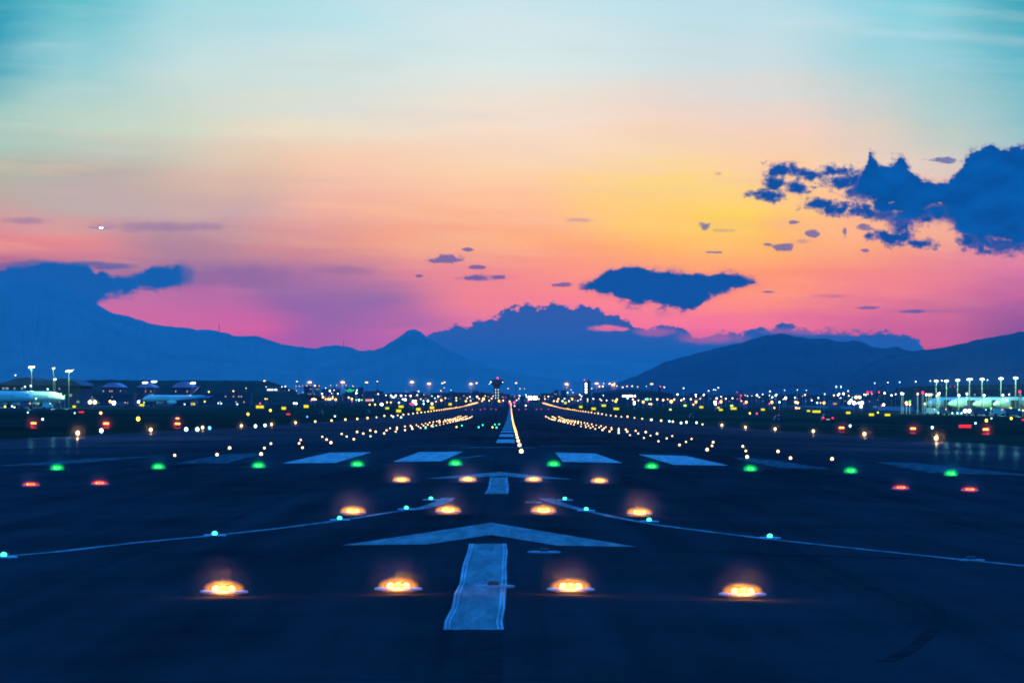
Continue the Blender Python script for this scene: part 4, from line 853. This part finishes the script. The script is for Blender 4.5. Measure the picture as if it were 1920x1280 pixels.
for X in (1668,1702,1735,1768,1802,1843): 
    p = at(960 + X / 8, 742.1, 3699); mb = MB(); mb.ball((p.x - r.location.x, -.4, p.z - r.location.z), .7, 10, 0, (1, .5, 1.1)); mb.build('wall_lamp', E['white'], r)
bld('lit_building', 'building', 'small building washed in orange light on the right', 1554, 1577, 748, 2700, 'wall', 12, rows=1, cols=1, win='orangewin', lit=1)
bld('dim_block', 'building', 'low grey block right of the floodlit works', 1628, 1645, 748, 2680, 'wall', 12, rows=2, cols=4, win='dim', lit=.3)
bld('green_building', 'building', 'block crowned by a band of green light', 648, 666, 728, 3850, 'wall_dark', 14)
r = [o for o in SC.objects if o.name == 'green_building'][0]
for X, Yy, hw in ((1350,410,.6),(1375,418,.7),(1395,402,.9),(1420,405,1.0),(1440,420,.8),(1462,410,.9),(1385,432,.5),(1415,430,.6)):
    p = at(480 + X / 8, 680 + Yy / 8, 3849); mb = MB(); mb.box((p.x - r.location.x, -.3, p.z - r.location.z), (1.3, .4, hw * 1.6)); mb.build('lit_panel', E['greenwin'], r)
bld('dark_block', 'building', 'dark block just right of the green-lit building', 672, 681, 727.5, 3900, 'wall_dark', 12, rows=3, cols=3, win='dim', lit=.2)
bld('framed_block', 'building', 'dark gantry-like block under the first big warm mast', 570, 584, 724.5, 3950, 'wall_dark', 12, rows=3, cols=4, win='dimwarm', lit=.35)
bld('framed_block', 'building', 'narrow lit block beside the gantry-like block', 588, 599, 725, 3960, 'wall', 12, rows=3, cols=3, win='dimwarm', lit=.5)
bld('office_block', 'building', 'small dark block left of the bright cyan lamp', 1039, 1047, 733, 3900, 'wall_dark', 12, rows=2, cols=3, win='dimwarm', lit=.4)
bld('office_block', 'building', 'small dark block behind the bright cyan lamp', 1052, 1063, 733, 3900, 'wall_dark', 12, rows=2, cols=3, win='dim', lit=.4)
bld('office_block', 'building', 'dark post-like block under a red beacon right of the long hall', 1234, 1239, 727, 3850, 'wall_dark', 8)
bld('office_block', 'building', 'low dark block left of the control tower foot', 900, 924, 739, 4300, 'wall_dark', 12, rows=1, cols=5, win='dimwarm', lit=.3)
bld('sign_building', 'building', 'low building with a pink lit panel left of the yellow boards', 684, 700, 746, 3100, 'wall_dark', 10)
r = [o for o in SC.objects if o.name == 'sign_building'][0]; mb = MB(); p = at(690.5, 750, 3099); mb.box((p.x - r.location.x, -.3, p.z - r.location.z), (4.6, .4, 1.7)); mb.build('lit_panel', E['pinkwin'], r)
r, w, h = bld('hillside_building', 'building', 'low building on the dark hill with a row of blue-white lights', 499, 524, 728, 3990, 'wall_dark', 12)
for X in (180,212,245,285,305): p = at(480 + X / 8, 730.5, 3989); mb = MB(); mb.box((p.x - r.location.x, -.4, p.z - r.location.z), (1.7, .5, 1.7)); mb.build('lit_panel', E['bluewin'], r)
for i, (x0, x1, yt) in enumerate(((990,998,741.5),(999.5,1007.5,741.5))):
    r, w, h = bld('lit_gate', 'building', ('left' if i == 0 else 'right') + ' one of two brilliant white lit hangar fronts beyond the runway end', x0, x1, yt, 4100, 'wall_dark', 14)
    mb = MB(); mb.box((0, -.3, h - 2.3), (w * .85, .4, 3.6)); mb.build('lit_opening', glow('brilliant_white_front', (.85, 1, .95), 7), r)
bld('bright_house', 'building', 'small building with cool bright front beside the slim tower', 1055, 1062, 739, 3800, 'wall_dark', 8, rows=1, cols=1, win='whitewin', lit=1)
for i, (x0, x1, y0, rise) in enumerate(((192,228,725.5,3.0),(258,288,726,2.8),(323,362,726,3.8))):
    r, w, h = bld('airport_hall', 'building', 'airport hall under a ' + ('low', 'half hidden', 'large')[i] + ' pinkish vaulted roof, ' + ('leftmost', 'middle', 'rightmost')[i] + ' of three', x0, x1, y0, 2750, 'wall_dark', 40, roof=rise, rows=2, cols=9, win='dimwarm', lit=.3, group='vaulted airport halls')
r, w, h = bld('lit_building', 'building', 'warm lit stair tower right of the largest pink roof', 357, 369, 729, 2700, 'wall', 10, rows=1, cols=1, win='dimwarm', lit=1)
bld('works_building', 'building', 'floodlit white works building behind the cluster of lamps', 1601, 1625, 746, 2650, 'wall', 12, rows=1, cols=3, win='whitewin', lit=.7)
bld('service_building', 'building', 'low dark service building with dim lamps before the vaulted halls', 158, 250, 739, 2500, 'wall_dark', 20, rows=2, cols=22, win='dim', lit=.25)
bld('service_building', 'building', 'long low dark building between the vaulted halls and the dark hill', 292, 470, 738, 2900, 'wall_dark', 20, rows=2, cols=36, win='dimwarm', lit=.22)
# low blocks along the skyline, copied
SKY = 'low dark blocks in the distant skyline'
protos = []
for k in range(5):
    w = (26, 34, 20, 44, 30)[k]; h = (7, 9, 12, 6, 8)[k]; r = empty('distant_block', (0, 0, 0)); mb = MB(); mb.box((0, 8, h / 2), (w, 16, h)); mb.build('wall', M['wall_dark'], r)
    mb = MB(); mb.box((0, 8, h + .3), (w + 1, 17, .6)); mb.box((w * .2, 8, h + 1.3), (w * .2, 6, 1.4)); mb.build('roof', M['roof'], r)
    for q in range(3 + k % 2): mb = MB(); mb.box((-w * .4 + w * .8 * (q + random.random()) / 4, -.15, h * random.choice((.4, .7))), (1.2, .3, .8)); mb.build('window', E['dimwarm' if q % 2 else 'dim'], r)
    protos.append(r)
px = 575; i = 0; srtd = []
while px < 1745:
    if abs(px - 958) > 28 and not (1100 < px < 1260) :
        o = protos[i] if i < 5 else copy_tree(protos[random.randrange(5)])
        d = 4450 + random.uniform(-250, 350); p = at(px, 740, d); o.location = (p.x, d, gz(p.x, d)); o.scale = (1, 1, random.uniform(.7, 1.15)); i += 1
        tag(o, f'low dark block with few lit windows on the skyline, {nth(i)} from the left', 'building', SKY)
    px += random.uniform(14, 34)

# left terminal: wavy vaulted roof above a dim glass front
r, w, h = bld('terminal_building', 'building', 'large left terminal with a wavy dark roof above dimly lit glass', -60, 150, 722, 2120, 'wall_dark', 60)
bpy.data.objects.remove([c for c in SC.objects if c.parent == r and c.name.startswith('roof')][0])
def wavy(px):
    pts = [(-70,716),(0,718),(20,713),(34,708),(44,708),(52,706),(60,709),(72,712.5),(90,712),(105,711),(118,709),(128,711),(140,714),(150,719),(156,724)]
    for a, b in zip(pts, pts[1:]):
        if px <= b[0]: return a[1] + (b[1] - a[1]) * (px - a[0]) / (b[0] - a[0])
    return pts[-1][1]
vs = []; N = 76
for yy in (-2, 62):
    for i in range(N):
        px = -66 + i * 3; p = at(px, wavy(px), 2120); vs += [(p.x - r.location.x, yy, p.z - r.location.z), (p.x - r.location.x, yy, h - .1)]
fs = []
for s_ in (0, 2 * N):
    for i in range(N - 1): q = s_ + 2 * i; fs.append((q, q + 2, q + 3, q + 1) if s_ else (q + 1, q + 3, q + 2, q))
for i in range(N - 1): q = 2 * i; fs.append((q, q + 2, 2 * N + q + 2, 2 * N + q)); fs.append((q + 1, 2 * N + q + 1, 2 * N + q + 3, q + 3))
mb = MB(); mb.add(vs, fs); mb.build('roof', M['roof'], r)
for j in range(3):
    for i in range(30):
        if random.random() < (.9 if j == 1 and (i in range(9, 13) or i in range(14, 19)) else .22):
            mb = MB(); mb.box((-w / 2 + (i + .5) * w / 30, -.2, 3.0 + j * 3.4), (w / 30 * random.uniform(.3, .8), .3, 1.0 if j != 1 else 1.4)); mb.build('window', E['hall' if j == 1 else 'dim'], r)
# low dark terminal wing behind the airliners on the right
bld('terminal_building', 'building', 'long low dark terminal wing behind the parked airliners on the right', 1724, 2010, 731, 2450, 'wall_dark', 40, rows=2, cols=40, win='dim', lit=.10)

# viaduct
r = empty('viaduct', at(1560, 740, 4900)); r.location.z = gz(300, 4900); o0 = r.location.copy()
tag(r, 'long dark viaduct on piers rising and running level across the right skyline', 'bridge')
vp = [(1355,741),(1370,737.5),(1385,733),(1405,728.5),(1430,725.5),(1470,723.5),(1520,723),(1580,723.3),(1640,723.8),(1700,724.5),(1760,725.5),(1850,727)]
mb = MB(); pr = MB(); rl = MB()
for (xa, ya), (xb, yb) in zip(vp, vp[1:]):
    a = at(xa, ya, 4900) - o0; b = at(xb, yb, 4900) - o0
    for dz_, th, dp in ((0, 1.7, 9), (1.0, .9, .4)):
        T_ = mb if th > 1 else rl
        T_.add([(a.x, 0, a.z - th + dz_), (b.x, 0, b.z - th + dz_), (b.x, dp, b.z - th + dz_), (a.x, dp, a.z - th + dz_), (a.x, 0, a.z + dz_), (b.x, 0, b.z + dz_), (b.x, dp, b.z + dz_), (a.x, dp, a.z + dz_)],
               [(3, 2, 1, 0), (4, 5, 6, 7), (0, 1, 5, 4), (1, 2, 6, 5), (2, 3, 7, 6), (3, 0, 4, 7)])
mb.build('deck', M['wall'], r); rl.build('railing', M['wall'], r)
for X in range(1390, 1850, 52):
    yy = [ya + (yb - ya) * (X - xa) / (xb - xa) for (xa, ya), (xb, yb) in zip(vp, vp[1:]) if xa <= X <= xb][0]
    a = at(X, yy, 4900) - o0; q = MB(); q.box((a.x, 4.5, (a.z - 1.7) / 2), (2.2, 3, a.z - 1.7)); q.box((a.x, 4.5, a.z - 2.2), (4.5, 7, 1.0)); q.build('pier', M['mountain'], r)
for X in (1568, 1577):
    p = at(X, 727.5, 4890); b = o0.z; m_ = empty('lit_mast', (p.x, p.y, p.z - 3)); tag(m_, f'thin white lit mast on the viaduct, {"left" if X == 1568 else "right"} of a pair', 'mast', 'pair of lit masts on the viaduct')
    mb = MB(); mb.tube((0, 0, 0), (0, 0, 3.6), .45, .25, 8); mb.build('base', M['pole'], m_); mb = MB(); mb.tube((0, 0, 3.6), (0, 0, 6), .35, .2, 8); mb.build('lamp_head', E['cyan'], m_)

# ------------------------------------------------------------------ airliners
def airliner(loc, rz, label, L=54.0, R=2.75, group=None, extra=True):
    r = empty('airliner', loc, rz); tag(r, label, 'airliner', group); zc = R + 2.6
    pr = [(.05, L/2), (.7, L/2 - .5), (1.35, L/2 - 1.6), (2.0, L/2 - 3.4), (2.5, L/2 - 5.6), (R, L/2 - 8.5), (R, -L/2 + 20), (R * .93, -L/2 + 15), (R * .7, -L/2 + 8.5), (R * .4, -L/2 + 3), (.25, -L/2)]
    mb = MB(); mb.lathe(pr, 26, axis='X', c=(0, 0, zc))
    vs = []
    for (x, y, z) in mb.v:                                  # droop the nose, lift the tail
        if x > L/2 - 8: z -= (x - (L/2 - 8)) ** 2 * .012
        if x < -L/2 + 20: z += (-L/2 + 20 - x) ** 2 * .0045
        vs.append((x, y, z))
    mb.v = vs; mb.build('fuselage', M['white'], r, True)
    for s_ in (-1, 1):
        q = MB(); a = [(6, s_ * 2.3, zc - 1.6), (-7, s_ * 2.3, zc - 1.6), (-13, s_ * 26, zc + 1.0), (-10, s_ * 26, zc + 1.0)]
        q.add([Vector(p) + Vector((0, 0, .35)) for p in a] + [Vector(p) - Vector((0, 0, .35)) for p in a], [(0, 1, 2, 3), (7, 6, 5, 4), (0, 4, 5, 1), (1, 5, 6, 2), (2, 6, 7, 3), (3, 7, 4, 0)]); q.build('wing', M['grey'], r)
        q = MB(); q.lathe([(.9, 8.0), (1.45, 7.6), (1.5, 5.2), (1.0, 3.0), (.55, 2.2)], 16, axis='X', c=(0, s_ * 8.6, zc - 2.6)); q.box((4.2, s_ * 8.6, zc - 1.7), (3.5, .3, 1.2)); q.build('engine', M['white'], r, True)
        q = MB(); a = [(-L/2 + 8, s_ * .9, zc + 1.0), (-L/2 + 2.5, s_ * .9, zc + 1.0), (-L/2 - 1.5, s_ * 9, zc + 1.8), (-L/2 + .8, s_ * 9, zc + 1.8)]
        q.add([Vector(p) + Vector((0, 0, .18)) for p in a] + [Vector(p) - Vector((0, 0, .18)) for p in a], [(0, 1, 2, 3), (7, 6, 5, 4), (0, 4, 5, 1), (1, 5, 6, 2), (2, 6, 7, 3), (3, 7, 4, 0)]); q.build('tailplane', M['grey'], r)
        q = MB(); 
        for k in range(26): q.box((L/2 - 9 - k * 1.35, s_ * (R + .005), zc + .55), (.38, .06, .5))
        q.build('window_row', M['blackpaint'], r)
        q = MB(); q.tube((-2, s_ * 3.6, zc - 2.4), (-2, s_ * 3.6, 1.0), .22, .2); 
        for dxx in (-.8, .8): q.tube((-2 + dxx, s_ * 3.6 - .5, .62), (-2 + dxx, s_ * 3.6 + .5, .62), .62, .62, 14)
        q.build('landing_gear', M['rubber'], r)
    q = MB(); a = [(-L/2 + 10, zc + R * .9), (-L/2 + 1.6, zc + R * .9), (-L/2 - 1.2, zc + R + 7.5), (-L/2 + 2.2, zc + R + 7.5)]
    q.add([(x, .2, z) for x, z in a] + [(x, -.2, z) for x, z in a], [(0, 1, 2, 3), (7, 6, 5, 4), (0, 4, 5, 1), (1, 5, 6, 2), (2, 6, 7, 3), (3, 7, 4, 0)]); q.build('tail_fin', M['dark'], r)
    q = MB(); q.box((L/2 - 2.9, 0, zc + .95), (1.1, 2.6, .75), taper=.75); q.build('cockpit_window', M['blackpaint'], r)
    q = MB(); q.tube((L/2 - 6, 0, zc - 2.3), (L/2 - 6, 0, .8), .16, .14)
    for dyy in (-.35, .35): q.tube((L/2 - 6, dyy - .15, .5), (L/2 - 6, dyy + .15, .5), .5, .5, 14)
    q.build('nose_gear', M['rubber'], r)
    return r
AG = 'airliners parked nose to the left at the right terminal'
for i, (px, d) in enumerate(((1736, 2060), (1777, 1985), (1824, 1915), (1862, 1850))):
    nose = at(px, 752, d); rz = PI + math.radians(20)
    c = Vector((nose.x, nose.y, 0)) - Vector((math.cos(rz), math.sin(rz), 0)) * 27; c.z = gz(c.x, c.y)
    airliner(c, rz, f'white airliner in green floodlight, parked nose left, {nth(i + 1)} from the left', group=AG)
nose = at(122, 747, 1950); rz = math.radians(-22); c = Vector((nose.x, nose.y, 0)) - Vector((math.cos(rz), math.sin(rz), 0)) * 27; c.z = gz(c.x, c.y)
airliner(c, rz, 'white airliner in green floodlight, parked nose right before the left terminal', group='airliners parked at the left terminal')
nose = at(62, 747, 1860); c = Vector((nose.x, nose.y, 0)) - Vector((math.cos(rz), math.sin(rz), 0)) * 27; c.z = gz(c.x, c.y)
airliner(c, rz, 'white airliner at the far left, nearest the camera of the left pair', group='airliners parked at the left terminal')
nose = at(268, 744, 2560); rz = math.radians(-150); c = Vector((nose.x, nose.y, 0)) + Vector((18, 20, 0)); c.z = gz(c.x, c.y)
airliner(c, rz, 'distant airliner standing among bright lamps before the vaulted halls', L=44, R=2.2)
for i, (px, d) in enumerate(((1770, 2040), (1812, 1975), (1858, 1905), (1893, 1840))):
    p = at(px, 755, d); b = gz(p.x, p.y); r = empty('jet_bridge', (p.x, p.y, b)); tag(r, f'dark boarding bridge beside a parked airliner, {nth(i + 1)} from the left', 'jet bridge', 'boarding bridges at the right terminal')
    mb = MB(); mb.box((9, 12, 5.0), (3.0, 30, 2.8), rz=.5); mb.build('tunnel', M['wall'], r)
    mb = MB(); mb.box((2.2, -1.6, 4.9), (4, 4, 3.4), taper=.9); mb.build('cab', M['wall_dark'], r)
    mb = MB(); mb.tube((4, 3, 0), (4, 3, 3.7), .45, .45, 10); mb.box((4, 3, .5), (3.6, 1.2, 1.0)); mb.build('support_leg', M['dark'], r)
for i, (px, py, d, w_) in enumerate(((1745, 764, 1700, 3.2), (1768, 765, 1690, 2.4), (1838, 766, 1650, 4.5), (1872, 766, 1640, 3.0), (1899, 766, 1630, 5.0), (48, 756, 1800, 4.0), (88, 757, 1790, 3.0), (228, 752, 2300, 4.2))):
    p = at(px, py, d); r = empty('service_truck', (p.x, p.y, gz(p.x, p.y))); tag(r, f'dark service truck parked on the {"left" if px < 900 else "right"} apron, {nth(i + 1 if i < 5 else i - 4)} from the left', 'truck', 'service trucks on the aprons')
    mb = MB(); mb.box((-.4, 0, 1.9), (w_, 2.3, 2.2)); mb.box((w_ * .5 + .5, 0, 1.4), (1.5, 2.1, 1.6), taper=.85); mb.box((0, 0, .7), (w_ + 2, 1.8, .3)); mb.build('body', M['white' if i % 3 == 0 else 'wall'], r)
    for xx in (-w_ * .4, w_ * .5 + .4):
        for yy in (-1, 1): mb = MB(); mb.tube((xx, yy - .15, .5), (xx, yy + .15, .5), .5, .5, 14); mb.build('wheel', M['rubber'], r)
    mb = MB(); mb.ball((w_ * .5, -.3, 2.45), .16, 8); mb.build('beacon', E['orange' if i % 2 else 'cyan'], r)
# the plane in the air
p = at(188, 427, 9800); r = airliner((p.x, p.y, p.z - 4.2), math.radians(-75), 'tiny airliner in flight with blazing white landing lights above the left mountain', L=34, R=1.9)
for c in [k for k in SC.objects if k.parent == r and 'gear' in k.name]: bpy.data.objects.remove(c)
for dx_, s_ in ((-2.2, 1.9), (2.6, 1.7), (.2, 1.5)):
    mb = MB(); mb.ball((12, dx_ * 1.1, 3.6 + dx_ * -.12), s_, 10); mb.build('landing_light', E['white'], r)

# vehicle beams: very bright headlamps facing the camera on the aprons
def headlamp_vehicle(px, py, d, label, s_=1.0):
    p = at(px, py, d); r = empty('service_truck', (p.x, p.y, gz(p.x, p.y))); tag(r, label, 'truck'); hz = max(p.z - r.location.z, 1.2)
    mb = MB(); mb.box((0, 3.2, hz + .4), (2.4, 6.0, 1.4)); mb.box((0, 1.0, hz + .9), (2.3, 2.0, 2.0), taper=.85); mb.build('body', M['wall'], r)
    for sx_ in (-1, 1):
        for yy in (1.2, 5): mb = MB(); mb.tube((sx_ * 1.1 - .15, yy, .5), (sx_ * 1.1 + .15, yy, .5), .5, .5, 14); mb.build('wheel', M['rubber'], r)
    for sx_ in (-.8, .8): mb = MB(); mb.ball((sx_ * s_, -.05, hz), .62 * s_, 12, 0, (1, .5, 1)); mb.build('headlight', E['warm'] if s_ > 1.2 else E['white'], r)
    mb = MB(); mb.box((0, -.02, hz - .55), (1.4, .08, .25)); mb.build('number_plate', M['plate'], r)
    lampobj('lamp', (0, -2.5, hz), (1, .85, .7), 160 * s_, .3, r); mist(r, (0, -2.5, hz), 4.2 * s_, 'm')
headlamp_vehicle(173.3, 753.7, 1980, 'truck with dazzling warm headlights facing the camera on the left apron', 1.5)
headlamp_vehicle(1813.5, 770, 1500, 'truck with dazzling headlights below the parked airliners', 1.0)
headlamp_vehicle(1608.5, 744.5, 2620, 'truck with dazzling lamps on the floodlit works on the right', 1.5)

# black car with red tail lights on the grass service road
def car(px, py, label, lit=True, w=1.85):
    c = on_ground(px, py); r = empty('parked_car', c); tag(r, label, 'car', 'dark vehicles on the service road')
    s_ = 1.35 if lit else 1.0
    mb = MB(); prof = [(-.92, .25), (-.95, .75), (-.88, .95), (-.70, 1.02), (-.62, 1.42), (-.5, 1.5), (.5, 1.5), (.62, 1.42), (.70, 1.02), (.88, .95), (.95, .75), (.92, .25)]
    n = len(prof); vs = [(x * s_, yy, z * s_) for yy in (0, 4.4) for x, z in prof]; mb.add(vs, [tuple(range(n)), tuple(range(2 * n - 1, n - 1, -1))] + [(i, n + i, n + (i + 1) % n, (i + 1) % n) for i in range(n)]); mb.build('body', M['blackpaint'], r)
    mb = MB(); mb.box((0, -.02, 1.22 * s_), (1.05 * s_, .04, .34 * s_), taper=.92); mb.build('rear_window', M['glass'], r)
    for sx_ in (-1, 1):
        for yy in (.8, 3.5): mb = MB(); mb.tube((sx_ * .8 * s_ - .12, yy, .33), (sx_ * .8 * s_ + .12, yy, .33), .33, .33, 14); mb.build('wheel', M['rubber'], r)
        if lit: mb = MB(); mb.box((sx_ * .78 * s_, -.04, .82 * s_), (.30 * s_, .08, .16 * s_)); mb.build('tail_light', E['reddot'], r)
    mb = MB(); mb.box((0, -.03, .58 * s_), (.55 * s_, .05, .16 * s_)); mb.build('number_plate', E['dimwarm'] if lit else M['plate'], r)
car(1552.5, 792.5, 'black car seen from behind with two red tail lights in the grass')
car(1460, 790, 'unlit dark vehicle left of the black car with red tail lights', False)
car(1300, 785, 'unlit dark vehicle in the grass behind the bright right edge lamps', False)
car(687, 776.5, 'unlit dark vehicle in the grass left of the runway edge lamps', False)
car(599, 777.5, 'unlit dark vehicle beside the red barrier lamp left of the runway', False)
# red lit boards low in the grass
for px, py, w, lb in ((152.5,773.5,10,'small bright red lit board in the grass at far left'),(540.5,777.8,7,'small red lit board in the grass left of the runway'),(1809.5,804.4,23,'long low red lit board in the grass at right between red lamps'),(1919,789,6,'small red lit board at the right edge of the picture')):
    c = on_ground(px, py + 2.5); wm_ = w * c.y / F; r = empty('red_board', c); tag(r, lb, 'sign', 'red lit boards in the grass')
    mb = MB(); mb.box((0, 0, .62), (wm_, .1, .42)); mb.build('sign_panel', glow('red_panel', (1, .03, .05), 1.3), r)
    mb = MB(); mb.box((0, .12, .62), (wm_ * 1.05, .12, .5)); mb.tube((-wm_ * .35, .1, 0), (-wm_ * .35, .1, .4), .05, .05, 6); mb.tube((wm_ * .35, .1, 0), (wm_ * .35, .1, .4), .05, .05, 6); mb.build('frame', M['house'], r)
# dark lattice posts with red obstruction lamps near the airliners
for px, yt, lb in ((1730, 735.5, 'dark lattice post with a red lamp left of the airliners'), (1912.3, 734, 'dark lattice post with a red lamp before the rightmost airliner'), (1627, 735, 'dark post with a red lamp beside the floodlit works')):
    d = 1780 if px > 1650 else 2650; p = at(px, yt, d); b = gz(p.x, p.y); h = p.z - b; r = empty('obstruction_post', (p.x, p.y, b)); tag(r, lb, 'mast', 'red-lamp posts')
    mb = MB(); w = .55
    for sx_ in (-w, w):
        for sy_ in (-w, w): mb.tube((sx_, sy_, 0), (sx_, sy_, h - .6), .12, .12, 6)
    k = 0
    while k * 1.2 < h - 2: mb.tube((-w, -w, k * 1.2), (w, -w, k * 1.2 + 1.2), .07, .07, 5); mb.tube((w, w, k * 1.2), (-w, w, k * 1.2 + 1.2), .07, .07, 5); mb.box((0, 0, k * 1.2 + 1.2), (2 * w, 2 * w, .1)); k += 1
    mb.build('lattice', M['dark'], r); mb = MB(); mb.ball((0, 0, h), .55, 10); mb.build('beacon', E['reddot'], r)
# thin radio masts on the mountains
for px, yb_, yt, d, lb in ((411,619,606,14400,'hair-thin radio mast on the left mountain ridge'),(644,648,637,14400,'hair-thin radio mast on the low saddle of the left ridge')):
    a = at(px, yb_ + 2, d); b = at(px, yt, d); r = empty('radio_mast', a); tag(r, lb, 'mast'); mb = MB(); mb.tube((0, 0, 0), (0, 0, b.z - a.z), 1.6, .5, 6); mb.build('pole', M['dark'], r)
    mb = MB(); mb.tube((0, 0, (b.z - a.z) * .75), (0, 0, (b.z - a.z) * .8), 2.6, 2.6, 8); mb.build('antenna_ring', M['dark'], r)

# ------------------------------------------------------------------ the hazy air
mb = MB(); mb.box((0, HZFAR / 2 - 150, HZTOP / 2 - 12), (12400, HZFAR + 300, HZTOP + 24 - 0))
hz = mb.build('haze', volume_mat('thin_evening_haze', DENS, (.86, .90, .95))); tag(hz, 'thin evening haze over the airfield', kind='stuff')
